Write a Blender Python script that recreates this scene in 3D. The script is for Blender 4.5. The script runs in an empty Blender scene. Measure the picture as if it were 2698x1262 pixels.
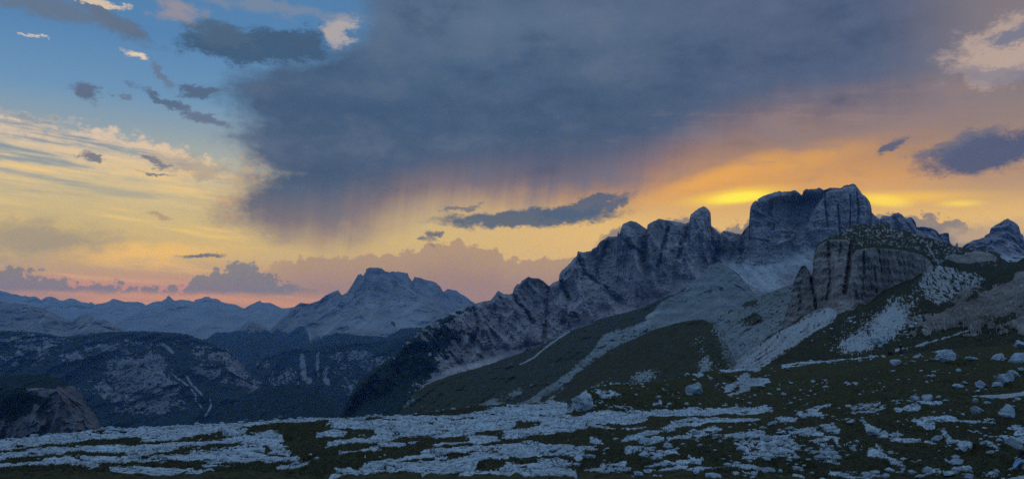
import bpy, math, random
import numpy as np

# ------------------------------------------------------------------ frame of reference
# The camera stands at the origin and looks north (+Y); one unit is one metre.
# Survey sightings are noted as (x, y, distance): the bearing and height at which a point is
# seen in a 2698 x 1262 view, and how far away it stands; P() turns them into world points.
F, CX, HY = 2117.0, 1349.0, 827.0
def P(px, py, d):
    return ((px-CX)/F*d, d, (HY-py)/F*d)

QUALITY = 1.0      # mesh density of the land forms
scene = bpy.context.scene
C = scene.collection

# ------------------------------------------------------------------ camera
cam = bpy.data.cameras.new("camera")
cam.sensor_width = 36.0
cam.lens = 36.0*F/2698.0
cam.shift_y = (HY-631.0)/2698.0
cam.clip_start = 0.5
cam.clip_end = 200000.0
cam_ob = bpy.data.objects.new("camera", cam)
cam_ob.rotation_euler = (math.radians(90), 0, 0)
C.objects.link(cam_ob)
scene.camera = cam_ob
scene.view_settings.view_transform = 'Standard'
scene.view_settings.look = 'None'
scene.view_settings.exposure = 0.0
scene.view_settings.gamma = 1.0
scene.cycles.volume_bounces = 1
scene.cycles.use_denoising = False
scene.cycles.use_adaptive_sampling = False

SUN_AZ = math.atan((2110-CX)/F)              # the sun has gone behind the big rock tower
SUN_EL = math.atan((HY-560)/F*math.cos(SUN_AZ))
SUN_STRENGTH = 0.06
sun = bpy.data.lights.new("sun", 'SUN')
sun.energy = SUN_STRENGTH
sun.angle = math.radians(0.5)
sun.color = (1.0, 0.60, 0.30)
sun_ob = bpy.data.objects.new("sun", sun)
# the lamp shines along its local -Z: from the sun towards the camera
sun_ob.rotation_euler = (math.radians(90)-SUN_EL, 0, math.pi-SUN_AZ)
sun_ob.location = (0, 0, 3000)
C.objects.link(sun_ob)

# ------------------------------------------------------------------ sky (world shader)
def lin(c):
    return tuple(((v/255.0)/12.92 if v/255.0 <= 0.04045 else ((v/255.0+0.055)/1.055)**2.4) for v in c)

class Net:
    """small helper that writes shader node expressions"""
    def __init__(self, nt):
        self.nt = nt
    def new(self, kind, **kw):
        n = self.nt.nodes.new(kind)
        for k, v in kw.items():
            setattr(n, k, v)
        return n
    def put(self, sock, v):
        if v is None:
            return
        if isinstance(v, bpy.types.NodeSocket):
            self.nt.links.new(v, sock)
        elif isinstance(v, (tuple, list)):
            if sock.type == 'RGBA' and len(v) == 3:
                v = (*v, 1.0)
            sock.default_value = v
        else:
            sock.default_value = v
    def m(self, op, a, b=None, c=None, clamp=False):
        n = self.new('ShaderNodeMath', operation=op, use_clamp=clamp)
        for i, v in enumerate((a, b, c)):
            if v is not None:
                self.put(n.inputs[i], v)
        return n.outputs[0]
    def add(self, a, b): return self.m('ADD', a, b)
    def sub(self, a, b): return self.m('SUBTRACT', a, b)
    def mul(self, a, b): return self.m('MULTIPLY', a, b)
    def mad(self, a, b, c): return self.m('MULTIPLY_ADD', a, b, c)
    def mapr(self, v, a, b, c=0.0, d=1.0, smooth=True):
        n = self.new('ShaderNodeMapRange')
        n.interpolation_type = 'SMOOTHSTEP' if smooth else 'LINEAR'
        n.clamp = True
        for i, w in enumerate((v, a, b, c, d)):
            self.put(n.inputs[i], w)
        return n.outputs[0]
    def xyz(self, x, y, z=0.0):
        n = self.new('ShaderNodeCombineXYZ')
        for i, w in enumerate((x, y, z)):
            self.put(n.inputs[i], w)
        return n.outputs[0]
    def noise(self, vec, scale, detail=5.0, rough=0.55, dist=0.0, color=False, norm=True):
        n = self.new('ShaderNodeTexNoise')
        n.normalize = norm
        self.put(n.inputs['Vector'], vec)
        n.inputs['Scale'].default_value = scale
        n.inputs['Detail'].default_value = detail
        n.inputs['Roughness'].default_value = rough
        n.inputs['Distortion'].default_value = dist
        return n.outputs['Color'] if color else n.outputs['Fac']
    def mix(self, f, a, b, mode='MIX'):
        n = self.new('ShaderNodeMix', data_type='RGBA', blend_type=mode)
        n.clamp_factor = True
        self.put(n.inputs[0], f); self.put(n.inputs[6], a); self.put(n.inputs[7], b)
        return n.outputs[2]
    def ramp(self, v, stops, lo, hi, interp='LINEAR'):
        n = self.new('ShaderNodeValToRGB')
        n.color_ramp.interpolation = interp
        self.put(n.inputs[0], self.mapr(v, lo, hi, smooth=False))
        el = n.color_ramp.elements
        st = sorted(((s-lo)/(hi-lo), c) for s, c in stops)
        el[0].position, el[0].color = st[0][0], (*st[0][1], 1)
        el[1].position, el[1].color = st[-1][0], (*st[-1][1], 1)
        for p, c in st[1:-1]:
            e = el.new(p); e.color = (*c, 1)
        return n.outputs[0]
    def curve(self, v, pts, x0, x1, y0, y1):
        n = self.new('ShaderNodeFloatCurve')
        self.put(n.inputs['Value'], self.mapr(v, x0, x1, smooth=False))
        cv = n.mapping.curves[0]
        q = sorted(((x-x0)/(x1-x0), (y-y0)/(y1-y0)) for x, y in pts)
        q = [(min(max(a, 0), 1), min(max(b, 0), 1)) for a, b in q]
        if q[0][0] > 0: q.insert(0, (0.0, q[0][1]))
        if q[-1][0] < 1: q.append((1.0, q[-1][1]))
        cv.points[0].location = q[0]; cv.points[-1].location = q[-1]
        for a, b in q[1:-1]:
            cv.points.new(a, b)
        for p in cv.points:
            p.handle_type = 'VECTOR'
        n.mapping.update()
        return self.mad(n.outputs[0], (y1-y0), y0)
    def blob(self, vec, cx, cy, rx, ry, rot=0.0):
        """distance from the middle of an ellipse, 1 on its rim"""
        n = self.new('ShaderNodeMapping', vector_type='TEXTURE')
        self.put(n.inputs[0], vec)
        n.inputs['Location'].default_value = (cx, cy, 0)
        n.inputs['Rotation'].default_value = (0, 0, math.radians(rot))
        n.inputs['Scale'].default_value = (rx, ry, 1)
        l = self.new('ShaderNodeVectorMath', operation='LENGTH')
        self.put(l.inputs[0], n.outputs[0])
        return l.outputs['Value']

def su(px): return CX + F*math.atan((px-CX)/F)
def sv(px, py): return HY - (HY-py)*math.cos(math.atan((px-CX)/F))
D2S = 2698.0/2576.0
def lin_gain(c): return (*c, 1.0)
SKY_LOW = (0.38, 0.86, 1.8)      # gain on the unseen low sky, kept dim blue for light on the walls
SKY_HIGH = (7.2, 6.6, 5.6)     # gain on the unseen sky overhead, raised to light the ground
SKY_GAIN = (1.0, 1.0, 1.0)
FRONT_GAIN = (10.4, 10.4, 10.2)
LOW_GAIN = (10.6, 11.2, 9.0)      # near the horizon the haze adds blue of its own
world = bpy.data.worlds.new("World")
scene.world = world
world.use_nodes = True
nt = world.node_tree
nt.nodes.clear()
N = Net(nt)
tc = N.new('ShaderNodeTexCoord')
sep = N.new('ShaderNodeSeparateXYZ')
N.put(sep.inputs[0], tc.outputs['Generated'])
dx, dy, dz = sep.outputs[0], sep.outputs[1], sep.outputs[2]
hyp = N.m('SQRT', N.add(N.mul(dx, dx), N.mad(dy, dy, 1e-6)))
az = N.m('ARCTAN2', dx, dy)
te = N.m('MINIMUM', N.m('MAXIMUM', N.m('DIVIDE', dz, hyp), -0.3), 2.0)
U = N.mad(az, F, CX)
V = N.mad(te, -F, HY)

# clear sky of the rest of the dome: Nishita, sun just behind the mountains
sky = N.new('ShaderNodeTexSky', sky_type='NISHITA')
sky.sun_disc = False
sky.sun_elevation = SUN_EL
sky.sun_rotation = SUN_AZ
sky.altitude = 2400
sky.air_density, sky.dust_density, sky.ozone_density = 1.0, 1.2, 2.0
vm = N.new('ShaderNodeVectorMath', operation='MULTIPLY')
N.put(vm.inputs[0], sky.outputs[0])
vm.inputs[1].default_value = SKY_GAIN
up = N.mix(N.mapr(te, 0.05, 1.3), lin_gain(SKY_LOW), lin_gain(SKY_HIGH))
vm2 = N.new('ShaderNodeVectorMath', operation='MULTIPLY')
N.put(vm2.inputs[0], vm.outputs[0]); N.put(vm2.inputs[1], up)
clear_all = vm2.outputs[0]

pos = N.xyz(U, V)
nBig = N.noise(N.xyz(N.mul(U, 1/420), N.mul(V, 1/260)), 1.0, 6, 0.55)
nStreak = N.noise(N.xyz(N.mad(V, 0.0006, N.mul(U, 1/430)), N.mad(U, -0.0022, N.mul(V, 1/38)), 3.1), 1.0, 6, 0.6)
nCol = N.noise(N.xyz(N.mul(U, 1/80), N.mul(V, 1/50), 7.7), 1.0, 8, 0.68, color=True)
vor = N.new('ShaderNodeTexVoronoi', feature='SMOOTH_F1', voronoi_dimensions='2D')
N.put(vor.inputs['Vector'], N.xyz(N.mad(N.sub(nBig, 0.5), 2.0, N.mul(U, 1/44)), N.mul(V, 1/36)))
vor.inputs['Scale'].default_value = 1.0; vor.inputs['Detail'].default_value = 3.0; vor.inputs['Roughness'].default_value = 0.6; vor.inputs['Smoothness'].default_value = 0.25
bil = vor.outputs['Distance']
nsp = N.new('ShaderNodeSeparateColor'); N.put(nsp.inputs[0], nCol)
nF, nG, nH = nsp.outputs[0], nsp.outputs[1], nsp.outputs[2]
nMid = N.noise(N.xyz(N.mul(U, 1/190), N.mul(V, 1/110), 21.0), 1.0, 7, 0.6)
nVeil = N.noise(N.xyz(N.mad(V, 0.004, N.mul(U, 1/34)), N.mul(V, 1/420), 31.0), 1.0, 4, 0.55)
nTor = N.noise(N.xyz(N.mul(U, 1/30), N.mul(V, 1/20), 41.0), 1.0, 6, 0.7)
Uw = N.add(N.mad(N.sub(nF, 0.5), 150, U), N.mul(N.sub(nBig, 0.5), 120))
Vw = N.mad(N.sub(nG, 0.5), 84, V)
posw = N.xyz(Uw, Vw)

# background: clear air near the horizon, warm low and blue high
left = N.ramp(V, [(860, lin((200,154,92))), (800, lin((206,150,84))), (765, lin((205,146,110))), (730, lin((196,160,116))), (690, lin((206,178,118))),
                  (640, lin((208,182,120))), (590, lin((202,182,132))), (520, lin((196,182,146))), (450, lin((170,174,164))), (380, lin((140,160,174))),
                  (300, lin((108,148,186))), (150, lin((84,130,178))), (0, lin((80,124,170))), (-400, lin((74,116,166)))], -400, 860)
right = N.ramp(V, [(860, lin((205,160,120))), (690, lin((220,185,122))), (600, lin((224,184,110))), (545, lin((216,170,98))), (500, lin((212,156,82))), (440, lin((180,138,94))),
                   (390, lin((146,122,108))), (330, lin((116,112,120))), (200, lin((90,104,130))), (-400, lin((76,104,140)))], -400, 860)
col = N.mix(N.mapr(U, 900, 1650), left, right)

# high sheet of cloud on the left, lit from below
top_sheet = N.curve(U, [(su(x*D2S), sv(x*D2S, y*D2S)) for x, y in [(0,255),(80,266),(200,285),(330,314),(450,346),(540,378),(640,420)]], -300, 900, 100, 700)
dsh = N.sub(N.add(N.mad(N.sub(nG, 0.5), -60, V), N.mul(N.sub(0.42, bil), 34)), top_sheet)
m_sheet = N.mul(N.mapr(dsh, 0, 26), N.mapr(V, 640, 430))
m_sheet = N.mul(m_sheet, N.mapr(U, 760, 560))
sh_b = N.mapr(N.add(N.mad(nMid, 0.45, N.mul(nStreak, 0.75)), N.mul(N.sub(nTor, 0.5), 0.22)), 0.50, 0.72)
edge = N.mapr(dsh, 120, 16)
sheet_col = N.ramp(V, [(260, lin((226,214,206))), (400, lin((218,196,174))), (500, lin((228,200,148))), (680, lin((240,205,120)))], 260, 680)
col = N.mix(N.mul(m_sheet, N.m('MAXIMUM', sh_b, N.mul(edge, N.mapr(N.mad(nTor, 0.55, N.mul(nF, 0.45)), 0.34, 0.54)))), col, sheet_col)
# blue-grey gaps between the streaks
col = N.mix(N.mul(N.mul(m_sheet, N.mapr(nStreak, 0.50, 0.38)), 0.8), col, lin((120,142,160)))
# low streaks in the yellow
st2 = N.mul(N.mul(N.mapr(nStreak, 0.52, 0.68), N.mapr(V, 430, 520)), N.mapr(V, 790, 690))
col = N.mix(N.mul(N.mul(st2, N.mapr(U, 900, 600)), 0.6), col, lin((250,206,110)))

def dark(cx, cy, rx, ry, rot, c, k=1.0, soft=(0.5, 1.14), amt=0.92, w=None, disp=True):
    """one small cloud: an ellipse with a torn rim, at display position cx, cy"""
    global col
    x, y = cx*D2S, cy*D2S
    r = N.blob(posw if w is None else w, su(x), sv(x, y), rx*D2S, ry*D2S, rot)
    r = N.add(N.mad(N.sub(nH, 0.5), 1.3*k, r), N.mul(N.sub(nTor, 0.5), 1.0*k))
    col = N.mix(N.mul(N.mapr(r, soft[1], soft[0]), amt), col, lin(c))

# grey veil low on the left
dark(110, 610, 240, 60, 4, (150,140,124), 0.6, (0.2, 1.2), 0.75)
dark(370, 640, 220, 34, -3, (244,196,92), 0.5, (0.1, 1.2), 0.85)
# the yellow break behind the towers
def glow(cx, cy, rx, ry, rot, c, amt, soft=(0.0, 1.0), k=0.35):
    global col
    x, y = cx*D2S, cy*D2S
    r = N.blob(pos, su(x), sv(x, y), rx*D2S, ry*D2S, rot)
    r = N.mad(N.sub(nBig, 0.5), k, r)
    col = N.mix(N.mul(N.mapr(r, soft[1], soft[0]), amt), col, c)
glow(1560, 590, 260, 60, 0, lin((226,188,112)), 0.8)

# ---- the great storm cloud
xl = N.curve(V, [(sv(a*D2S, b*D2S), su(a*D2S)) for a, b in [(905,-60),(880,40),(866,105),(760,140),(610,178),(548,214),(560,262),(606,300),(568,342),(612,392),(640,430),(572,472),(540,515),(575,560),(650,606),(760,640)]], -100, 760, 0, 1400)
yb = N.curve(U, [(su(a*D2S), sv(a*D2S, b*D2S)) for a, b in [(500,584),(620,606),(720,616),(830,610),(920,590),(1000,556),(1090,520),(1220,510),(1400,505),(1520,496),(1620,478),(1690,452),(1740,418),(1800,390),(1900,358),(2000,345),(2100,342),(2200,330),(2400,302),(2576,270),(2760,250)]], 300, 2900, 0, 760)
shl = N.mapr(V, 380, 120, 1.0, 0.55)                       # how torn the left rim is
dl = N.add(N.add(N.sub(U, xl), N.add(N.mul(N.sub(nF, 0.5), 210), N.mul(N.sub(nBig, 0.5), 120))), N.add(N.mul(N.sub(nTor, 0.5), 60), N.mul(N.sub(nMid, 0.5), 130)))
db = N.add(N.sub(N.add(yb, 22), N.mad(N.sub(nBig, 0.5), 70, V)), N.add(N.mul(N.sub(nVeil, 0.5), 46), N.mul(N.sub(nMid, 0.5), 100)))
m_l = N.mapr(dl, -60, 110)
m_b = N.mapr(db, -46, 92)
m_storm = N.mul(m_l, m_b)
core = N.mapr(db, 0, 190)
storm_lo = N.ramp(U, [(500, lin((122,112,118))), (800, lin((148,124,116))), (1050, lin((160,130,116))), (1450, lin((116,104,116))), (1750, lin((158,122,106))), (2050, lin((150,122,108))), (2700, lin((120,112,122)))], 500, 2700)
storm_hi = N.ramp(V, [(620, lin((78,88,110))), (480, lin((66,84,110))), (300, lin((64,86,113))), (150, lin((76,98,125))), (60, lin((88,108,134))), (-100, lin((70,92,120))), (-400, lin((70,92,122)))], -400, 620)
storm_hi = N.mix(N.mapr(U, 1250, 2300), storm_hi, lin((78,92,120)))
storm = N.mix(core, storm_lo, storm_hi)
# soft lighter and darker bellies
storm = N.mix(N.mul(N.mapr(nMid, 0.48, 0.72), 0.40), storm, lin((104,116,138)))
storm = N.mix(N.mul(N.mapr(N.mad(nF, 0.5, N.mul(nBig, 0.5)), 0.5, 0.66), 0.30), storm, lin((98,108,130)))
storm = N.mix(N.mul(N.mapr(nMid, 0.5, 0.3), 0.45), storm, lin((48,70,98)))
col = N.mix(N.mul(m_storm, 0.97), col, storm)
# paler rags along the left rim
rim = N.mul(N.mul(N.mapr(dl, -40, 0), N.mapr(dl, 90, 20)), N.mul(N.mapr(V, 400, 460), N.mapr(V, 640, 560)))
col = N.mix(N.mul(N.mul(rim, N.mapr(nTor, 0.44, 0.62)), 0.5), col, lin((208,164,124)))

col = N.mix(N.mul(N.mul(N.mapr(U, 2200, 2560), N.mapr(V, 600, 520)), 0.6), col, lin((150,132,124)))
# glow under the cloud on the right
glow(1960, 420, 400, 50, -12, lin((228,166,66)), 0.7, k=0.9)
glow(1780, 455, 230, 36, -18, lin((234,170,66)), 0.75, k=0.9)
# greyer rags of cloud crossing the glow
rag = N.mul(N.mul(N.mapr(N.mad(nMid, 0.6, N.mul(nStreak, 0.4)), 0.47, 0.60), N.mapr(U, 1500, 2050)), N.mul(N.mapr(V, 250, 330), N.mapr(V, 560, 470)))
col = N.mix(N.mul(rag, 0.62), col, lin((150,126,118)))
glow(1850, 493, 180, 27, -5, lin((254,212,40)), 1.0, k=0.9)
glow(1862, 497, 95, 17, -4, lin((255,240,60)), 1.0, (0.25, 1.0), 0.5)
glow(2270, 497, 250, 24, 2, lin((248,196,56)), 0.9, k=0.8)
glow(2225, 505, 80, 20, 10, lin((255,222,64)), 0.9, (0.2, 1.0), 0.2)
glow(2415, 512, 70, 13, 2, lin((252,216,70)), 0.85)

# ---- long cloud bank over the horizon
def bank(pts, c0, c1, soft=10, tear=44, umin=None, umax=None, amt=1.0, edge_c=None, depth=120):
    """a bank of cloud below a traced upper edge; lit rim on its crest"""
    global col
    yt = N.curve(U, [(su(a*D2S), sv(a*D2S, b*D2S)) for a, b in pts], su(pts[0][0]*D2S)-1, su(pts[-1][0]*D2S)+1, 300, 900)
    dd = N.sub(N.add(V, N.add(N.mul(N.sub(nG, 0.5), tear*0.8), N.mul(N.sub(0.42, bil), tear*0.95))), yt)
    mk = N.mapr(dd, 0, soft)
    if umin: mk = N.mul(mk, N.mapr(U, su(umin[0]*D2S), su(umin[1]*D2S)))
    if umax: mk = N.mul(mk, N.mapr(U, su(umax[0]*D2S), su(umax[1]*D2S)))
    body = N.mix(N.mapr(dd, 0, depth), lin(c0), lin(c1))
    body = N.mix(N.mul(N.mapr(nBig, 0.46, 0.66), 0.25), body, lin(c0))
    if edge_c:
        body = N.mix(N.mul(N.mapr(dd, soft*1.6, soft*0.4), 0.7), body, lin(edge_c))
    col = N.mix(N.mul(mk, amt), col, body)
bank([(640,672),(690,650),(760,640),(830,632),(960,628),(1050,616),(1080,600),(1150,592),(1200,604),(1250,612),(1272,640),(1340,640),(1450,630),(1560,640)],
     (176,146,114), (160,130,110), 9, 22, umin=(560,760), umax=(1600,1470), amt=0.93)
bank([(1480,600),(1520,578),(1560,556),(1640,552),(1700,532),(1800,556),(1850,548),(1900,536),(1960,540)],
     (128,120,122), (120,112,120), 9, 26, umin=(1480,1540), umax=(1990,1940), amt=0.9, edge_c=(190,150,100))
bank([(2140,545),(2200,522),(2260,515),(2330,520),(2390,526),(2440,540),(2480,556),(2520,566),(2600,540),(2700,520)],
     (136,124,124), (108,108,124), 9, 34, umin=(2120,2170), amt=0.92, edge_c=(200,158,100))
dark(2500, 590, 100, 34, -4, (192,164,130), 0.9, (0.3, 1.1), 0.85)
# grey bank at lower left: puffs standing on a long flat band
bank([(-120,650),(0,652),(30,640),(60,642),(110,664),(140,682),(240,690),(330,692),(420,698),(465,694),(485,672),(520,656),(560,654),(590,638),(640,628),(662,650),(690,672),(740,694),(790,712)],
     (114,116,126), (98,106,122), 14, 44, umax=(840,700), amt=0.8)
strip = N.mul(N.mul(N.mapr(N.mad(N.sub(nG, 0.5), 26, V), sv(0, 726*D2S)-4, sv(0, 726*D2S)+14), N.mapr(U, 940, 860)), 0.95)
strip_c = N.mix(N.mapr(nStreak, 0.42, 0.62), lin((186,144,96)), lin((216,158,76)))
col = N.mix(strip, col, strip_c)
dark(500, 652, 60, 11, -6, (98,104,120), 1.0)

# ---- single clouds
dark(1330, 549, 245, 24, -3, (74,90,112), 0.5, (0.6, 1.12))
dark(1480, 520, 115, 24, -14, (78,92,114), 0.5, (0.7, 1.12))
dark(1160, 524, 58, 9, -4, (104,104,118), 0.9, (0.5, 1.1), 0.8)
dark(1080, 597, 24, 14, -20, (96,98,110), 0.9)
dark(2490, 385, 150, 42, -8, (70,82,112), 0.6, (0.55, 1.15))
dark(2420, 360, 120, 26, -14, (84,94,120), 0.8, (0.4, 1.1), 0.7)
dark(2240, 374, 44, 18, -16, (80,90,114), 0.7, (0.5, 1.1), 0.9)
dark(2560, 120, 145, 78, -6, (186,164,152), 1.0, (0.5, 1.15), 0.92)
dark(2545, 92, 70, 24, -14, (106,112,134), 1.2, (0.5, 1.1), 0.85)
dark(2560, 190, 150, 22, 10, (122,122,138), 1.1, (0.4, 1.1), 0.7)
dark(640, 118, 190, 42, -3, (62,86,112), 0.9, (0.66, 1.12))
dark(560, 88, 90, 34, 6, (76,98,122), 1.0, (0.5, 1.1), 0.9)
dark(760, 92, 60, 34, -10, (66,90,116), 1.0, (0.5, 1.1), 0.9)
dark(842, 78, 36, 54, 10, (178,168,164), 1.1, (0.4, 1.1), 0.85)
dark(690, 18, 230, 26, 2, (124,136,156), 1.0, (0.3, 1.1), 0.7)
dark(450, 24, 70, 34, 0, (150,142,148), 1.0, (0.3, 1.1), 0.85)
dark(300, 62, 110, 26, 24, (92,108,130), 0.9, (0.4, 1.15), 0.9)
dark(140, 26, 170, 30, 4, (100,114,134), 0.9, (0.4, 1.15), 0.85)
dark(225, 4, 80, 9, 4, (218,196,168), 0.9, (0.5, 1.1), 0.9)
dark(345, 137, 38, 10, 8, (226,204,178), 0.8, (0.4, 1.05), 0.95)
dark(92, 87, 16, 4, 6, (196,190,186), 0.5)
dark(208, 236, 32, 34, 30, (92,104,126), 1.0, (0.4, 1.1), 0.92)
dark(294, 241, 14, 7, 0, (104,116,138), 0.8, (0.4, 1.1), 0.8)
dark(400, 250, 62, 14, 22, (84,102,126), 1.0, (0.5, 1.1), 0.9)
dark(500, 232, 62, 17, -10, (80,98,122), 1.0, (0.5, 1.1), 0.9)
dark(420, 190, 18, 44, -24, (100,116,138), 1.1, (0.4, 1.1), 0.85)
dark(505, 296, 66, 17, 14, (96,108,130), 1.0, (0.5, 1.1), 0.85)
dark(224, 398, 40, 11, 14, (112,114,128), 1.1, (0.5, 1.1), 0.9)
dark(372, 406, 54, 10, 16, (110,112,126), 1.1, (0.5, 1.1), 0.9)
dark(386, 440, 36, 6, 8, (112,116,130), 1.1, (0.5, 1.1), 0.85)
dark(470, 420, 120, 30, 10, (156,146,140), 0.9, (0.3, 1.1), 0.6)
dark(405, 540, 40, 8, 5, (178,150,118), 1.1, (0.4, 1.1), 0.8)

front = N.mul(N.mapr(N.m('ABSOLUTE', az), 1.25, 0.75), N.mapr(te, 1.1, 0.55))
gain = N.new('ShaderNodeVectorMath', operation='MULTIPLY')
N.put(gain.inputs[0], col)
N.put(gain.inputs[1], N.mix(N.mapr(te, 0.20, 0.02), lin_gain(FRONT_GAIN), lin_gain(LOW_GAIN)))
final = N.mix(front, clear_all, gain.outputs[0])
bg = N.new('ShaderNodeBackground')
N.put(bg.inputs[0], final)
bg.inputs[1].default_value = 0.1
wo = N.new('ShaderNodeOutputWorld')
nt.links.new(bg.outputs[0], wo.inputs[0])
world.cycles.sampling_method = 'MANUAL'
world.cycles.sample_map_resolution = 512
# ------------------------------------------------------------------ noise
_rs = np.random.RandomState(11)
PERM = np.tile(_rs.permutation(256), 3).astype(np.int32)
_g = _rs.normal(size=(256, 3)); _g /= np.linalg.norm(_g, axis=1)[:, None]
GRAD = _g.astype(np.float32)

def perlin(x, y, z):
    x = np.asarray(x, np.float32); y = np.asarray(y, np.float32); z = np.asarray(z, np.float32)
    x, y, z = np.broadcast_arrays(x, y, z)
    xi = np.floor(x).astype(np.int32); yi = np.floor(y).astype(np.int32); zi = np.floor(z).astype(np.int32)
    xf = x-xi; yf = y-yi; zf = z-zi
    xi &= 255; yi &= 255; zi &= 255
    u = xf*xf*xf*(xf*(xf*6-15)+10); v = yf*yf*yf*(yf*(yf*6-15)+10); w = zf*zf*zf*(zf*(zf*6-15)+10)
    def corner(a, b, c):
        h = PERM[PERM[PERM[xi+a]+yi+b]+zi+c]
        g = GRAD[h]
        return g[..., 0]*(xf-a)+g[..., 1]*(yf-b)+g[..., 2]*(zf-c)
    x00 = corner(0,0,0)*(1-u)+corner(1,0,0)*u
    x10 = corner(0,1,0)*(1-u)+corner(1,1,0)*u
    y0 = x00*(1-v)+x10*v
    x01 = corner(0,0,1)*(1-u)+corner(1,0,1)*u
    x11 = corner(0,1,1)*(1-u)+corner(1,1,1)*u
    y1 = x01*(1-v)+x11*v
    return (y0*(1-w)+y1*w)*1.5

def fbm(x, y, z, octv=5, gain=0.5, lac=2.03):
    s = 0; a = 1.0; t = 0
    for i in range(octv):
        s = s + a*perlin(x+i*17.3, y-i*9.1, z+i*5.7)
        t += a; a *= gain
        x = x*lac; y = y*lac; z = z*lac
    return s/t*1.6

def ridged(x, y, z, octv=5, gain=0.5, lac=2.05):
    s = 0; a = 1.0; t = 0; w = 1.0
    for i in range(octv):
        n = 1-np.abs(perlin(x+i*13.7, y+i*7.3, z-i*3.1))*1.3
        n = np.clip(n, 0, 1)**2*w
        w = np.clip(n*1.8, 0, 1)
        s = s + a*n; t += a; a *= gain
        x = x*lac; y = y*lac; z = z*lac
    return s/t

def mott(px, py, sx, sy, seed, octv=5, gain=0.72):
    return fbm(px/sx, py/sy, px*0+seed, octv, gain)

def sst(v, a, b):
    t = np.clip((v-a)/(b-a), 0, 1)
    return t*t*(3-2*t)

def stroke(px, py, pts, w0, w1=None):
    """0..1 mask round a traced line: 1 on the line, 0 beyond its half width"""
    w1 = w0 if w1 is None else w1
    best = np.zeros_like(px)
    n = len(pts)-1
    for i in range(n):
        (ax, ay), (bx, by) = pts[i], pts[i+1]
        wx, wy = bx-ax, by-ay
        L2 = wx*wx+wy*wy
        t = np.clip(((px-ax)*wx+(py-ay)*wy)/L2, 0, 1)
        d = np.hypot(px-(ax+t*wx), py-(ay+t*wy))
        w = w0+(w1-w0)*((i+t)/n)
        best = np.maximum(best, 1-d/w)
    return np.clip(best, 0, 1)

def spots(px, py, lst):
    """sum of soft ellipses (cx, cy, rx, ry, turn, weight)"""
    s = np.zeros_like(px)
    for cx, cy, rx, ry, a, w in lst:
        c, sn = math.cos(math.radians(a)), math.sin(math.radians(a))
        u = ((px-cx)*c+(py-cy)*sn)/rx; v = (-(px-cx)*sn+(py-cy)*c)/ry
        s += w*sst(1-np.sqrt(u*u+v*v), -0.25, 0.55)
    return s

def poly_mask(px, py, pts, soft):
    """signed-distance mask of a traced outline, soft in the same units"""
    inside = np.zeros(px.shape, bool)
    dmin = np.full(px.shape, 1e9, np.float32)
    n = len(pts)
    for i in range(n):
        ax, ay = pts[i]; bx, by = pts[(i+1) % n]
        wx, wy = bx-ax, by-ay
        t = np.clip(((px-ax)*wx+(py-ay)*wy)/(wx*wx+wy*wy+1e-9), 0, 1)
        dmin = np.minimum(dmin, np.hypot(px-(ax+t*wx), py-(ay+t*wy)))
        if ay != by:
            c = ((ay > py) != (by > py)) & (px < (bx-ax)*(py-ay)/(by-ay)+ax)
            inside ^= c
    return sst(np.where(inside, dmin, -dmin), -soft, soft)

# ------------------------------------------------------------------ mesh building
def grid_mesh(name, X, Y, Z, attrs, material, smooth=True):
    nr, nc = X.shape
    me = bpy.data.meshes.new(name)
    me.vertices.add(nr*nc)
    co = np.stack([X, Y, Z], -1).astype(np.float32).reshape(-1)
    me.vertices.foreach_set("co", co)
    idx = np.arange(nr*nc, dtype=np.int32).reshape(nr, nc)
    q = np.stack([idx[:-1, :-1], idx[:-1, 1:], idx[1:, 1:], idx[1:, :-1]], -1).reshape(-1, 4)
    nf = len(q)
    me.loops.add(nf*4); me.polygons.add(nf)
    me.loops.foreach_set("vertex_index", q.reshape(-1))
    me.polygons.foreach_set("loop_start", np.arange(0, nf*4, 4, dtype=np.int32))
    me.polygons.foreach_set("loop_total", np.full(nf, 4, np.int32))
    me.polygons.foreach_set("use_smooth", np.full(nf, smooth))
    for k, v in attrs.items():
        a = me.attributes.new(k, 'FLOAT', 'POINT')
        a.data.foreach_set("value", np.broadcast_to(v, X.shape).astype(np.float32).reshape(-1))
    me.update(calc_edges=True)
    me.materials.append(material)
    ob = bpy.data.objects.new(name, me)
    C.objects.link(ob)
    return ob

def tag(o, label=None, cat=None, group=None, kind=None):
    if label: o['label'] = label
    if cat: o['category'] = cat
    if group: o['group'] = group
    if kind: o['kind'] = kind
    return o

class Ctx: pass

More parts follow.
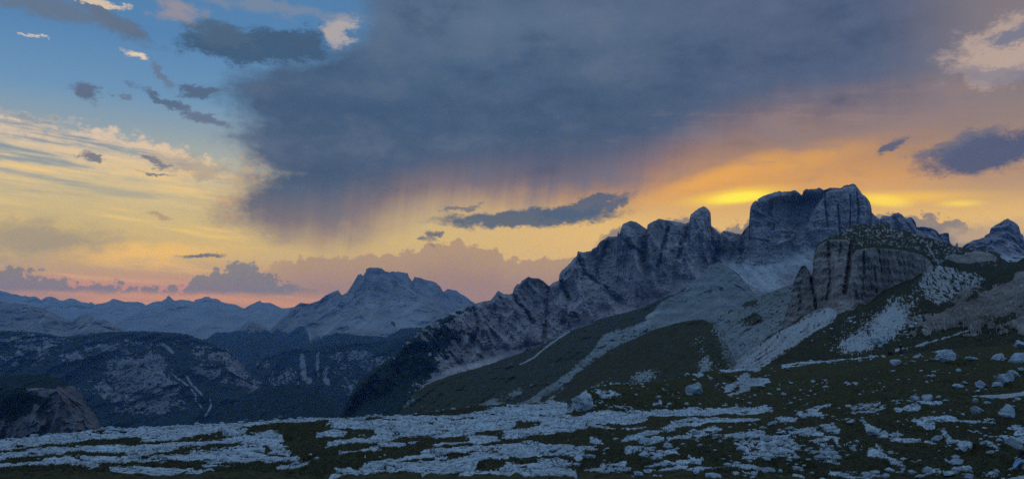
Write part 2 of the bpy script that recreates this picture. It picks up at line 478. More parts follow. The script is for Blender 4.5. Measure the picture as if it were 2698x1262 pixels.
def loft(name, x0, x1, nx, guides, rows, material, detail, label, back=(0.06, 0.25), shape=None, cat='mountain', ease=None):
    """a land form between sighted guide lines, from its foot (first) to its crest (last).
    guides: lists of sightings; rows: rows per span; detail(ctx) returns (set-back, lift, attributes)"""
    nx = int(nx*QUALITY); rows = [max(4, int(r*QUALITY)) for r in rows]
    xs = np.linspace(x0, x1, nx).astype(np.float64)
    G = []
    for g in guides:
        g = sorted(g)
        gx = [p[0] for p in g]
        G.append((np.interp(xs, gx, [p[1] for p in g]), np.interp(xs, gx, [p[2] for p in g])))
    W = []
    for y, d in G:
        W.append(np.stack([(xs-CX)/F*d, d, (HY-y)/F*d]))
    # the far side: falls away behind the crest
    y, d = G[-1]
    zc = (HY-y)/F*d
    drop = back[1]
    d2 = d*(1+back[0]); d3 = d*(1+back[0]*2.2)
    ext = np.maximum(np.ptp(zc), d.mean()*0.03)
    b1 = np.stack([(xs-CX)/F*d2, d2, zc-ext*drop]); b2 = np.stack([(xs-CX)/F*d3, d3, zc-ext*drop*4-60*(d/3000)])
    W += [b1, b2]; rows = list(rows)+[14, 8]
    T = []; S = []
    for k in range(len(W)-1):
        n = rows[k]
        tt = np.linspace(0, 1, n, endpoint=(k == len(W)-2))
        for t in tt:
            e = t if not ease or k >= len(ease) or ease[k] == 1 else t**ease[k]
            p = W[k]*(1-t)+W[k+1]*t
            p[2] = W[k][2]*(1-e)+W[k+1][2]*e
            T.append(k+t); S.append(p)
    S = np.array(S)
    c = Ctx()
    c.X, c.Y, c.Z = S[:, 0], S[:, 1], S[:, 2]
    c.t = np.array(T)[:, None]*np.ones((1, nx))
    c.px = np.ones((len(T), 1))*xs[None, :]
    c.py = HY-F*c.Z/c.Y
    c.top = len(guides)-1
    c.crest = sst(np.abs(c.t-c.top), 0.0, 0.10)       # 0 on the crest, 1 away from it
    c.gy = [g[0][None, :] for g in G]
    dR, dZ, at = detail(c)
    k = (c.Y+dR)/c.Y
    c.X = c.X*k; c.Y = c.Y+dR; c.Z = c.Z+dZ
    ob = grid_mesh(name, c.X, c.Y, c.Z, at, material)
    tag(ob, label, cat, kind='structure')
    c.py = HY-F*c.Z/c.Y
    ob_ctx[name] = c
    c.ob = ob
    return c
ob_ctx = {}

# ------------------------------------------------------------------ materials of the land
def land_material(name, rock_a, rock_b, scree, veg_a, veg_b, s_big, s_fine, bump=0.0, strata=0.0, s_strata=20.0, soil=None):
    m = bpy.data.materials.new(name); m.use_nodes = True
    nt = m.node_tree; N = Net(nt)
    bs = nt.nodes['Principled BSDF']
    bs.inputs['Roughness'].default_value = 0.95
    bs.inputs['Specular IOR Level'].default_value = 0.1
    tc = N.new('ShaderNodeTexCoord'); o = tc.outputs['Object']
    def at(k):
        n = N.new('ShaderNodeAttribute'); n.attribute_name = k; return n.outputs['Fac']
    big = N.noise(o, 1/s_big, 6, 0.6)
    fine = N.noise(o, 1/s_fine, 6, 0.65)
    rock = N.mix(N.mapr(big, 0.35, 0.65), rock_a, rock_b)
    tone = N.mad(at('tone'), 0.75, 0.62)
    tone = N.mul(tone, N.mapr(fine, 0.25, 0.75, 0.72, 1.28, smooth=False))
    if strata:
        sp = N.new('ShaderNodeSeparateXYZ'); N.put(sp.inputs[0], o)
        zz = N.mad(N.sub(big, 0.5), s_strata*3, sp.outputs[2])
        band = N.noise(N.xyz(N.mul(sp.outputs[0], 1/(s_strata*40)), N.mul(sp.outputs[1], 1/(s_strata*40)), N.mul(zz, 1/s_strata)), 1.0, 3, 0.7)
        tone = N.mul(tone, N.mapr(band, 0.3, 0.7, 1-strata, 1+strata, smooth=False))
    vv = N.new('ShaderNodeVectorMath', operation='SCALE'); N.put(vv.inputs[0], rock); N.put(vv.inputs['Scale'], tone)
    col = vv.outputs[0]
    sc = N.new('ShaderNodeVectorMath', operation='SCALE'); sc.inputs[0].default_value = scree; N.put(sc.inputs['Scale'], N.mapr(fine, 0.25, 0.75, 0.7, 1.25, smooth=False))
    col = N.mix(at('scree'), col, sc.outputs[0])
    veg = N.mix(N.mapr(fine, 0.3, 0.7), veg_a, veg_b)
    vsharp = N.mapr(N.mad(N.sub(fine, 0.5), 0.7, at('veg')), 0.4, 0.6)
    col = N.mix(vsharp, col, veg)
    N.put(bs.inputs['Base Color'], col)
    if bump:
        b = N.new('ShaderNodeBump'); b.inputs['Strength'].default_value = bump
        b.inputs['Distance'].default_value = s_fine
        N.put(b.inputs['Height'], fine); N.put(bs.inputs['Normal'], b.outputs[0])
    return m

FOREST = ((0.006, 0.013, 0.011), (0.018, 0.030, 0.021))
MEADOW = ((0.020, 0.019, 0.009), (0.056, 0.050, 0.021))
M_far = land_material('hazy_rock', (0.16,0.14,0.135), (0.20,0.18,0.17), (0.22,0.205,0.20), *FOREST, 900, 160)
M_gaisl = land_material('pale_dolomite', (0.16,0.135,0.125), (0.23,0.195,0.18), (0.30,0.275,0.26), *FOREST, 500, 70, strata=0.14, s_strata=60)
M_wood = land_material('wooded_limestone', (0.15,0.135,0.138), (0.22,0.198,0.20), (0.34,0.32,0.32), *FOREST, 200, 22, strata=0.12, s_strata=25)
M_wall = land_material('dolomite_wall', (0.25,0.19,0.183), (0.37,0.285,0.268), (0.46,0.44,0.42), *FOREST, 150, 11, strata=0.22, s_strata=14, bump=0.25)
M_cliff = land_material('dark_cliff_rock', (0.12,0.10,0.10), (0.21,0.172,0.168), (0.30,0.27,0.26), *FOREST, 60, 7, strata=0.25, s_strata=12, bump=0.3)  # cliff rock with a darker base colour than the wall
M_spur = land_material('grassy_spur_soil', (0.22,0.21,0.19), (0.31,0.295,0.27), (0.42,0.40,0.38), (0.026,0.024,0.011), (0.066,0.058,0.026), 120, 6, strata=0.14, s_strata=9, bump=0.4)
M_tower = land_material('tower_dolomite', (0.22,0.16,0.132), (0.36,0.27,0.222), (0.42,0.41,0.40), *MEADOW, 40, 2.0, strata=0.17, s_strata=4.5, bump=0.6)

def crest_noise(c, amp, freq):
    return fbm(c.X*freq, c.Y*freq*0.2, c.X*0+3.3, 4)*amp

# ------------------------------------------------------------------ valley floor and far ranges
gx = np.linspace(-25900, 25900, 30); gy = np.linspace(-5900, 31900, 30)
XX, YY = np.meshgrid(gx, gy)
vf = grid_mesh('valley_terrain', XX, YY, np.full_like(XX, -1150.0), {'veg': 1.0, 'scree': 0.0, 'tone': 0.5}, M_far)
tag(vf, 'dark wooded valley floor far below the mountains', 'valley', kind='structure')

def rough(s, amp, asp=1.0, gul=0.6):
    """generic mountain face: gullies that run down the slope plus rock roughness"""
    def f(c):
        g = ridged(c.X/s, c.Z/s*0.28*asp, c.Y/s*0.5, 5)
        n = fbm(c.X/s*3, c.Y/s*3, c.Z/s*3, 5)
        dR = (-(g-0.4)*amp*gul*2.2 + n*amp*0.35)*(0.25+0.75*c.crest)
        return dR, g, n
    return f

FAR_CREST = [(-200,742),(-60,752),(0,765.6),(18.6,769.5),(31,773.4),(45,775),(56,779),(67,779),(74.5,782),(93,780.7),(108.7,790.5),(119.6,784),(134,780.7),(146,785),(157.6,791),(169,790.5),(184.8,785.8),(197,787.4),(215.8,796),(236,797.5),(240,794.3),(244.6,798.2),(251.6,802),(270,799.8),(287,793.6),(298,786.6),(309,788),(329,796.2),(348,795),(360,793.6),(372.7,796.7),(384.3,803),(400,796.5),(412.4,793.6),(424.8,793.6),(438,785.8),(441,779.6),(446.6,779),(452.8,786.6),(461,792),(474.5,789),(496,791),(510,794.7),(513.4,790.5),(533.5,785),(540,781),(549,780.7),(557,785.8),(571,787.4),(586,796),(606.5,799.8),(620.5,801.3),(639,811),(643.8,812.2),(661,803),(684,791.2),(692,796.7),(710.6,797),(723,803),(730.7,807.5),(741.6,811.7),(772.7,809),(860,806),(1000,810)]
def d_far(c):
    dR, g, n = rough(1500, 420)(c)
    return dR, crest_noise(c, 16, 1/260), {'veg': np.zeros_like(c.X), 'scree': sst(g, 0.45, 0.7)*0.6, 'tone': np.clip(0.5+n*0.4, 0, 1)}
loft('distant_range', -200, 1000, 900,
     [[(-200,905,15000),(1000,905,15000)], [(-200,845,18000),(1000,850,18000)], [(x,y,21000) for x,y in FAR_CREST]],
     [40, 70], M_far, d_far, 'hazy blue jagged mountain range lowest on the left horizon')

B_CREST = [(-200,770),(-60,785),(0,792),(11,795),(17,798),(29.5,799.8),(38.8,796),(51,800.6),(74.5,803),(93,810),(110,811.4),(140,823.9),(163,834.7),(172.4,841),(189.4,843.3),(206.5,834),(222,826),(239,828.5),(251.6,838.6),(264,843.3),(271.7,839.4),(287,847),(309,858),(329,870.4),(380,890),(460,925)]
def d_b(c):
    dR, g, n = rough(520, 190)(c)
    diag = fbm((c.px+c.py*1.1)/16, (c.px-c.py)/160, c.px*0, 4)
    return dR, crest_noise(c, 9, 1/110), {'veg': sst(n+sst(c.py, 860, 930)*0.6, 0.35, 0.6)*0.8, 'scree': sst(diag, 0.1, 0.6)*0.55, 'tone': np.clip(0.35+n*0.4+mott(c.px, c.py, 16, 9, 81)*0.35, 0, 1)}
loft('grey_ridge', -200, 460, 620, [[(-200,960,6800),(460,960,6800)], [(x,y,8600) for x,y in B_CREST]], [110], M_gaisl, d_b,
     'grey blue ridge with scree streaks sloping down at the left edge')

# pale mountain in the middle of the view and the ridges behind its right shoulder
E_CREST = [(560,960),(640,905),(680,887),(715,866),(750,832.6),(759,826.7),(766,814),(775.5,808),(792,796.5),(815,799.3),(829,796.5),(841,791),(859,777.8),(878,769.7),(891,762.7),(900,776.7),(913,772),(922,758),(934,740.6),(943,724),(951,720),(956,725.4),(963,717),(965,709),(973.5,705),(990,704),(1006,707.5),(1015.4,715),(1025,717),(1040,732),(1062,748),(1085,764),(1100,772),(1118,780),(1146,794),(1169,815),(1186,826),(1230,850),(1300,890)]
def d_e(c):
    dR, g, n = rough(620, 240)(c)
    cliff = 1-sst(c.py-c.gy[-1], 45, 95)
    vert = fbm(c.X/120, c.Z/700, c.Y/500, 4)
    dR = dR - (vert*90*cliff)*c.crest
    px, py = c.px+n*14, c.py+g*10
    sc = (stroke(px, py, [(925,790),(900,835),(858,882)], 16, 20)+stroke(px, py, [(985,815),(960,850),(905,877)], 14, 20)
          + spots(px, py, [(1080,830,60,46,20,0.9),(1010,860,90,26,0,0.7),(1130,862,70,20,0,0.6),(955,800,40,30,-30,0.35),(800,880,14,30,-40,0.9),(870,830,20,50,35,0.5)]))
    stre = fbm((c.px*0.75+c.py)/9, (c.px-c.py*0.75)/120, c.px*0, 4)
    veg = sst(c.py+n*26+g*20, 878, 925) + spots(px, py, [(785,895,26,40,30,1.0),(712,900,60,28,-20,0.8),(1036,861,11,9,0,1.0),(905,872,12,20,30,0.4)])
    return dR, crest_noise(c, 13, 1/90), {'veg': np.clip(veg*0.9, 0, 1), 'scree': np.clip(sc*(0.55+0.45*sst(stre, -0.2, 0.3)), 0, 1)*0.9, 'tone': np.clip(0.38+n*0.4+vert*0.2+mott(c.px, c.py, 20, 10, 83)*0.4, 0, 1)}
loft('pale_mountain', 560, 1300, 1000,
     [[(560,1010,7800),(1300,1010,7800)], [(560,980,9000),(700,910,9000),(800,880,9100),(900,850,9600),(970,800,10200),(1060,805,10300),(1200,850,9600),(1300,900,9400)], [(x,y,11000) for x,y in E_CREST]],
     [70, 130], M_gaisl, d_e, 'pale broad rocky mountain with a flat cliff summit in mid view', ease=[0.9, 1.35])
E2 = [(980,770),(1000,735),(1020,722),(1032,714.5),(1053,716),(1074,719),(1078,730),(1086.5,741),(1092,730),(1111,733),(1130,738),(1148,743),(1160,755.7),(1167,767),(1185,782),(1216,801),(1250,822),(1330,860)]
def d_e2(c):
    dR, g, n = rough(500, 200)(c)
    return dR, crest_noise(c, 14, 1/80), {'veg': np.zeros_like(c.X), 'scree': sst(g, .5, .7)*0.3, 'tone': np.clip(0.4+n*0.45, 0, 1)}
loft('jagged_shoulder', 980, 1330, 480, [[(980,900,11400),(1330,900,11400)], [(x,y,12600) for x,y in E2]], [110], M_gaisl, d_e2,
     'hazy toothed ridge behind the right shoulder of the pale mountain')
E3 = [(1120,790),(1150,776),(1167,768),(1181,761),(1199.5,765),(1223,779),(1248,796.5),(1300,830),(1400,880)]
loft('rear_ridge', 1120, 1400, 260, [[(1120,905,13600),(1400,905,13600)], [(x,y,15000) for x,y in E3]], [70], M_far, d_e2,
     'faint warm ridge farthest to the right behind the pale mountain')

F0 = [(430,960),(520,905),(535,893.7),(549,890.6),(563,878),(572,874.8),(602,875),(630,869.7),(639,861),(651.6,847),(657.8,838.6),(673,843),(695,858),(710.6,869),(740,888),(800,925)]
def d_f0(c):
    dR, g, n = rough(420, 120)(c)
    return dR, crest_noise(c, 8, 1/70), {'veg': np.clip(sst(c.py+n*24, 852, 885), 0, 1)*0.92, 'scree': sst(g, .5, .7)*0.4, 'tone': np.clip(0.4+n*0.45, 0, 1)}
loft('hazy_foothill', 430, 800, 460, [[(430,1050,6900),(800,1050,6900)], [(x,y,9300) for x,y in F0]], [110], M_gaisl, d_f0,
     'hazy wooded foothill with a small rocky top left of the pale mountain')

# wooded hills at the foot of the pale mountain
F1 = [(760,930),(820,905),(847.5,894),(853.7,885),(885,877.6),(910,878.7),(951,883),(1020,887),(1034,877.6),(1055,867),(1076,864),(1113,862),(1180,866),(1260,880)]
def d_f1(c):
    dR, g, n = rough(300, 70)(c)
    return dR, crest_noise(c, 10, 1/30), {'veg': np.clip(0.85+n*0.3, 0, 1), 'scree': np.zeros_like(c.X), 'tone': np.full_like(c.X, 0.4)}
loft('wooded_hill', 760, 1260, 520, [[(760,1000,6100),(1260,1000,6100)], [(x,y,7600) for x,y in F1]], [70], M_wood, d_f1,
     'smooth dark wooded hill at the foot of the pale mountain')
F2 = [(600,1020),(640,990),(661,972),(681.5,953),(692,943),(723,933.7),(744,921),(785,920),(818,924),(839,922),(849.5,911),(868,905.6),(910,902.5),(941,904.6),(982,903.6),(1013,897),(1055,887),(1113,866),(1180,850),(1260,850)]
def d_f2(c):
    dR, g, n = rough(260, 130)(c)
    vert = fbm(c.X/45, c.Z/260, c.Y/200, 4)
    dR = dR-vert*40*c.crest
    pat = fbm(c.px/26, c.py/15, c.px*0+1.7, 6, 0.62)
    px, py = c.px, c.py
    rk = spots(px, py, [(960,985,120,70,20,0.85),(900,930,60,20,0,0.6),(1000,950,90,26,10,0.55),(745,990,50,34,0,0.6),(690,970,40,24,0,0.6),(1050,970,60,40,0,0.5),(750,1000,50,30,0,0.6),(930,1030,60,20,0,0.55),(700,948,40,8,-15,0.6)])
    px = px+mott(px, py, 12, 12, 67, 3)*4
    bare = stroke(px, py, [(796,938),(798,965),(803,995),(812,1000)], 9, 16)+stroke(px, py, [(838,930),(836,965),(838,990)], 7, 6)+stroke(px, py, [(862,965),(856,995),(864,1010)], 9, 10)
    mo = mott(px, py, 20, 12, 61); mo2 = mott(px, py+px*0.3, 8, 5, 63, 3)
    veg = 1-sst(pat*0.3+mo*0.8+mo2*0.4+rk*0.62, 0.42, 0.85)*(0.35+0.5*sst(mo2, -0.4, 0.3))
    veg = np.clip(veg-bare*1.3, 0, 1)
    return dR, crest_noise(c, 9, 1/22), {'veg': veg, 'scree': np.clip(bare*1.2, 0, 1)*0.15, 'tone': np.clip(0.35+vert*0.4+n*0.2, 0, 1)}
loft('wooded_cliff', 600, 1260, 900, [[(600,1200,4600),(1260,1200,4600)], [(600,1010,5600),(900,960,5700),(1260,900,5700)], [(x,y,6000) for x,y in F2]], [110, 60], M_wood, d_f2,
     'dark wooded mountainside with two pale upright cliff scars in mid view')

C_CREST = [(-200,872),(0,871),(70,873.5),(108.7,876.6),(139.8,880.5),(158,888.5),(163,888),(202,884),(233,879.8),(279.5,875),(326,872.8),(400,872.8),(467,876.6),(493,880.5),(513,887.5),(533.5,894.5),(552,903),(571,909),(602,921),(620,938),(640,958),(653,970.5),(672,984),(696,1000),(720,1022),(760,1060),(800,1100)]
def d_c(c):
    dR, g, n = rough(330, 170)(c)
    vert = fbm(c.X/70, c.Z/240, c.Y/200, 4)
    dR = dR-vert*36*c.crest
    pat = fbm(c.px/34, c.py/16, c.px*0+4.1, 6, 0.62)+0.22*fbm(c.px/9, c.py/6, c.px*0+9, 3)
    px, py = c.px, c.py
    rk = spots(px, py, [(375,960,110,62,0,1.0),(420,1010,90,60,20,0.8),(290,1015,80,46,-15,0.85),(400,1060,140,40,5,0.7),(360,1085,120,40,0,0.65),(250,925,120,16,-8,0.55),(330,915,100,14,0,0.6),(180,945,50,16,-20,0.6),
                        (560,985,90,26,18,1.0),(610,950,50,24,45,1.0),(640,1000,50,26,40,0.9),(530,930,60,18,12,0.6),(500,905,90,10,10,0.4),(680,1030,30,30,60,0.7),(100,900,90,28,0,0.75),(60,950,90,20,0,0.7),(30,905,60,14,0,0.5),(470,1075,70,30,0,0.6),(110,930,50,16,-60,0.7)])
    fo = spots(px, py, [(180,975,130,34,8,0.9),(560,1060,110,70,10,1.1),(250,1075,90,50,25,0.9),(470,960,30,60,35,0.9),(300,1110,200,20,0,0.8),(500,1110,160,30,0,0.7),(330,880,260,9,0,0.6)])
    band = stroke(px, py, [(300,925),(330,914),(380,918),(430,925),(470,960),(520,1010)], 9, 26)
    mo = mott(px, py, 24, 12, 44); mo2 = mott(px+py*0.4, py, 9, 5, 51, 3)
    veg = 1-sst(pat*0.35+mo*0.85+mo2*0.35+np.minimum(rk, 1.1)*0.62-fo*0.55-band*0.7, 0.22, 0.62)*(0.35+0.65*sst(mo2, -0.5, 0.2))
    gl = 0
    for p, a, b in [([(425,905),(440,915),(455,930)],6,5),([(455,985),(478,1000),(495,1012)],3,3),([(490,985),(505,1012),(532,1034)],4,3),([(500,1020),(516,1035),(515,1052),(530,1068)],3.5,3),([(553,1050),(556,1064),(540,1092)],3.5,3),([(125,912),(108,928),(98,940)],7,8),([(48,926),(66,938),(76,944)],6,3),([(668,1014),(676,1030),(680,1045)],4,3)]:
        gl = np.maximum(gl, np.minimum(stroke(px, py, p, a, b)*1.6, 1))
    veg = np.clip(veg-gl*1.4, 0, 1)
    return dR, crest_noise(c, 6, 1/20), {'veg': veg, 'scree': gl*0.3, 'tone': np.clip(0.30+vert*0.35+n*0.25+mo2*0.25, 0, 1)}
loft('broad_plateau_mountain', -200, 800, 1250, [[(-200,1220,3500),(800,1220,3500)], [(-200,960,4700),(300,960,4600),(600,990,4500),(800,1120,4400)], [(x,y,5300) for x,y in C_CREST]], [200, 90], M_wood, d_c,
     'dark broad flat topped mountain with patches of bare rock at left', ease=[1, 0.75])
C3 = [(560,1110),(620,1060),(681,1021),(700,1016),(754,1012.5),(795.6,1016.6),(847.5,1032),(868,1047),(889,1067),(930,1110),(980,1150)]
def d_c3(c):
    dR, g, n = rough(160, 40)(c)
    pat = fbm(c.px/22, c.py/12, c.px*0+2.2, 5, 0.6)
    return dR, crest_noise(c, 6, 1/16), {'veg': 1-sst(pat, 0.35, 0.6)*0.6, 'scree': np.zeros_like(c.X), 'tone': np.clip(0.2+n*0.2, 0, 1)}
loft('wooded_knoll', 560, 980, 420, [[(560,1230,2900),(980,1230,2900)], [(x,y,3600) for x,y in C3]], [90], M_wood, d_c3,
     'low dark wooded knoll in the valley left of the rock massif')

D_CREST = [(-120,996),(0,990),(46.6,986.3),(108.7,987),(149,993),(174,1005.6),(192.5,1016),(217,1037),(227,1061),(239,1077),(258,1102),(265.5,1127),(275,1170),(285,1230)]
def d_d(c):
    px, py = c.px, c.py
    vert = ridged(c.X/46+fbm(c.X/30, c.Z/30, c.Y/60, 3)*0.5, c.Z/110, c.Y/90, 5)
    n = fbm(c.X/30, c.Y/30, c.Z/24, 5)
    cl = sst(c.py-c.gy[-1], 8, 40)
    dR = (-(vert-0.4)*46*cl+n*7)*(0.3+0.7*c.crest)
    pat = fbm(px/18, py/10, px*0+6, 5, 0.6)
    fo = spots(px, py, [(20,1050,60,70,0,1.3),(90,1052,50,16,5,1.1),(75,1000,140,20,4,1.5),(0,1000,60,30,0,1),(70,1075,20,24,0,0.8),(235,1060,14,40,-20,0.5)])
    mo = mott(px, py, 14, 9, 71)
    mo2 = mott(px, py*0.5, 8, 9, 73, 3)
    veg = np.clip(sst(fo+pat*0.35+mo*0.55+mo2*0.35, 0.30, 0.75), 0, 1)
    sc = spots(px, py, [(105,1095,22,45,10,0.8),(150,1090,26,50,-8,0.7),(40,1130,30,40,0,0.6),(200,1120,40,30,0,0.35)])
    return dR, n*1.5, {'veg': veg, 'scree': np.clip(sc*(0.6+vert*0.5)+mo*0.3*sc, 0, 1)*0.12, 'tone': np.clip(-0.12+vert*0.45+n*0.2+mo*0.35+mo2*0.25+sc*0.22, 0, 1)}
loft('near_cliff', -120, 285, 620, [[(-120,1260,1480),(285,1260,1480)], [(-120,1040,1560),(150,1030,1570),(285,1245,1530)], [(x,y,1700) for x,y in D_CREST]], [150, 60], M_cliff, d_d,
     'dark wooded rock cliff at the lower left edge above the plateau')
# ------------------------------------------------------------------ the great rock massif
G_CREST = [(840,1175),(870,1130),(898,1093),(913,1055),(939,1013.5),(957,990),(975,977.5),(1003.5,959.5),(1039.5,934),(1060,910.6),(1078,896.5),(1111.5,867),(1150,843.7),(1186,825.7),(1215,812),(1248.5,802),(1263,796.6),(1292,790.4),(1300,783),(1308.6,769.7),(1313,766),(1329,775),(1350,774),(1355,758),(1362.6,748),(1370,748),(1375,739.6),(1391.6,729),(1404,732),(1418.6,733),(1433,741.7),(1446.6,753),(1458,744.8),(1472,739),(1473.5,723),(1478.8,714.7),(1495,700),(1509,684.6),(1520,673),(1522,661.8),(1537,665),(1557.6,661),(1561,655),(1571.6,650),(1581,636.6),(1603.7,623),(1626,623),(1628.6,607),(1631,619),(1637,600),(1641,590),(1660,581.7),(1676,584.8),(1693,596),(1705,605.5),(1706,593),(1720,583.7),(1736.5,576),(1759,580.6),(1790.5,586),(1807,589),(1816,584.8),(1816.8,575.4),(1819.5,565),(1842,548.5),(1852.7,543),(1861,546.4),(1869,554.7),(1873,563),(1873.5,594),(1884,602.4),(1895,612.8),(1897,616),(1906.6,607),(1921,609.7),(1937.8,615),(1954,617),(1958.5,608.6),(1964.7,600),(1973,594),(1975,567),(1977,546),(1983,535),(1991.5,528),(1995,532),(1997,524),(2011,516.5),(2038,507),(2053,504),(2063,505.7),(2081,504),(2096,501.5),(2112.7,514),(2117,503),(2124,498),(2144,498),(2159,494),(2171,500.7),(2184,495),(2214,495.7),(2227,488),(2249,484.6),(2255.5,488),(2262,498),(2272,511.5),(2285,523),(2292,533),(2296,546),(2297,560),(2309,571),(2318.6,578),(2324.6,569),(2338,568),(2346,570),(2354,563),(2368,560),(2378,567),(2384,573),(2388,576),(2397.6,572),(2406,576.5),(2412.5,586.5),(2415,598),(2427.5,597),(2452,600),(2466,606),(2475.6,617),(2492,613),(2500.5,614.7),(2501.5,633),(2506,642),(2530,665),(2580,700)]
def gd(x):
    return float(np.interp(x, [840,1100,1250,1446,1600,1706,1870,1960,1977,2100,2200,2297,2310,2420,2580], [2300,2650,2850,3050,3200,3250,3350,3400,3180,3200,3120,3200,3500,3600,3650]))
G_BASE = [(840,1182,2280),(900,1120,2300),(960,1060,2330),(1040,1020,2380),(1120,985,2450),(1220,960,2540),(1330,925,2640),(1430,900,2740),(1500,868,2800),(1580,838,2880),(1660,815,2960),(1720,790,3010),(1760,760,3040),(1810,735,3070),(1880,705,3130),(1930,690,3150),(1960,700,3080),(2010,700,3060),(2060,690,3060),(2100,670,3070),(2130,655,3080),(2190,668,3040),(2260,660,3060),(2320,660,3300),(2420,660,3420),(2580,720,3450)]
def d_g(c):
    px, py = c.px, c.py
    rel = c.crest
    wall = sst(c.t, 0.85, 1.12)
    # towers and buttresses: grooves that run down from the notches of the crest
    gro = 0
    for p, a, b in [([(1446,750),(1440,800),(1440,850),(1432,905)],11,9),([(1706,600),(1700,650),(1694,690)],12,8),([(1897,612),(1890,660),(1885,690)],9,14),
                    ([(1816,585),(1800,640),(1788,680)],8,10),([(1631,615),(1660,650),(1690,665)],7,7),([(1960,610),(1955,660),(1950,700)],10,12),
                    ([(1352,772),(1366,800),(1390,825),(1406,850)],9,8),([(1250,800),(1262,860),(1240,910)],9,14),([(1473,735),(1500,790),(1480,850)],9,12),
                    ([(1600,640),(1575,700),(1585,760),(1640,800)],9,16),([(1522,665),(1540,720),(1600,760)],7,10),([(1760,600),(1745,660),(1735,700)],7,6)]:
        gro = np.maximum(gro, stroke(px+fbm(px/12, py/12, px*0, 2)*5, py, p, a, b))
    crk = 0
    for p, a, b in [([(2172,500),(2176,560),(2182,600)],3.5,4),([(2207,545),(2211,590),(2213,615)],4.5,3),([(2240,520),(2240,600)],3.5,3),([(2256,500),(2262,560),(2258,600)],4,4),([(2040,590),(2038,605)],3,3)]:
        crk = np.maximum(crk, stroke(px, py, p, a, b))
    # the big tower: left block with a sloping ledge, hollow in its middle, right block standing forward
    hollow = poly_mask(px, py, [(2030,530),(2120,512),(2172,515),(2140,560),(2128,590),(2098,597),(2052,586),(2028,572),(2010,555)], 9)
    fwd = poly_mask(px, py, [(2176,505),(2215,498),(2258,490),(2296,545),(2300,570),(2260,650),(2150,645),(2124,600),(2134,555),(2152,530)], 8)
    ledge = stroke(px, py, [(1985,555),(2025,572),(2070,592),(2104,598)], 4)+stroke(px, py, [(1958,622),(1990,628),(2030,634)], 3)
    rib = stroke(px, py, [(2095,612),(2084,632),(2050,645)], 7)
    b1 = ridged(c.X/190, c.Z/620, c.Y/420, 4)
    b2 = ridged(c.X/60, c.Z/210, c.Y/150+5, 5)
    n = fbm(c.X/34, c.Y/34, c.Z/26, 5)
    mo = mott(px, py, 30, 22, 91); mo2 = mott(px*0.8+py*0.6, py*0.8-px*0.6, 16, 7, 93); mo3 = mott(px, py, 9, 6, 95, 3)
    facet_pre = np.sin(np.floor(fbm(px/46, py/60, px*0+140, 3, 0.6)*6+mo3*0.5)*12.9898)*0.5
    # slanting gullies of the left wing
    sl = ridged((c.px*0.75-c.py*0.62)/34, (c.px*0.62+c.py*0.75)/150, px*0+2, 4)
    wl = sst(1560-px, 0, 260)
    big = sst(px, 1952, 1985)*sst(2310-px, 0, 20)
    amp = 1-0.65*big
    dR = -(b1-0.4)*160*amp-(b2-0.4)*50*amp+n*9-(sl-0.45)*70*wl
    dR = dR*rel*(0.25+0.75*wall)+rel*(gro*60+crk*26+hollow*85-fwd*45-ledge*26-rib*40)+mo3*rel*7+facet_pre*rel*26
    strat = np.sin((c.Z+n*8+fbm(c.X/120, c.Y/120, c.Z*0, 2)*18)/6.5)
    dR = dR+strat*2.6*wall*rel*(0.5+big*0.9)
    # colour masks
    fall = (px*0.80+py*0.60); cross = (px*0.60-py*0.80)
    st = fbm(cross/5, fall/120, px*0, 4)
    rfall = (px*0.82-py*0.57)
    st2 = fbm((px*0.57-py*0.82)/4.5, (px*0.82+py*0.57)/150, px*0+8, 4)
    scr = spots(px, py, [(1990,715,90,34,32,1.0),(2060,690,70,34,0,0.85),(2130,665,50,40,-10,0.8),(1880,690,42,40,0,0.55),(1940,745,30,60,-30,1.0),(2010,750,70,26,20,0.7),(1920,705,60,18,0,0.6)])
    scr = scr*(0.35+0.65*sst(st2, -0.25, 0.25))
    scr = scr + 0.8*stroke(px, py, [(2090,618),(2074,630),(2052,643)], 3)+0.35*ledge
    scr = np.clip(scr*sst(1.22-c.t, 0, 0.3)+0.8*stroke(px, py, [(2090,618),(2074,630),(2052,643)], 3), 0, 1)
    pal = spots(px, py, [(1270,960,60,60,-20,0.85),(1340,900,50,50,0,0.4),(1180,1000,60,40,-30,0.7),(1420,880,24,50,0,0.4),(1660,800,90,22,-18,0.55),(1590,826,60,18,-20,0.6),(1770,690,12,4,-30,0.6),(1740,705,40,5,-38,0.5),(1775,690,34,4,-38,0.5)])
    pat = fbm(px/17, py/13, px*0+3, 6, 0.62)
    pd = fbm((px*0.62+py*0.78)/26, (px*0.78-py*0.62)/9, px*0+4, 5, 0.6)
    # scrub on the low left wing, thinning out upwards
    low = sst((py-0.55*(px-900))-975+60*pat, -70, 110)*sst(1480-px, 0, 300)
    left = spots(px, py, [(1000,1010,80,70,-35,1.0),(1090,950,60,60,-35,0.6),(960,1060,70,50,0,1.0),(1040,1060,80,30,0,0.8),(1180,890,60,30,-30,0.35),(1230,930,16,40,30,0.7),(1285,990,24,18,30,0.9),(1250,890,30,10,35,0.7),(1390,935,22,26,0,0.9),(1330,870,26,7,32,0.55),(1300,850,30,6,30,0.4),(1510,830,20,14,0,0.7),(1560,845,16,9,0,0.6),(1440,905,26,12,-20,0.6),(1200,830,50,8,-28,0.5)])
    wing = sst(1290-px, 0, 150)*0.55
    veg = sst(left*0.7+pat*0.25+mo*0.45+mo2*0.35+low*0.2+wing-pal*0.85, 0.34, 0.74)*(0.72+0.28*sst(mo3, -0.35, 0.25))
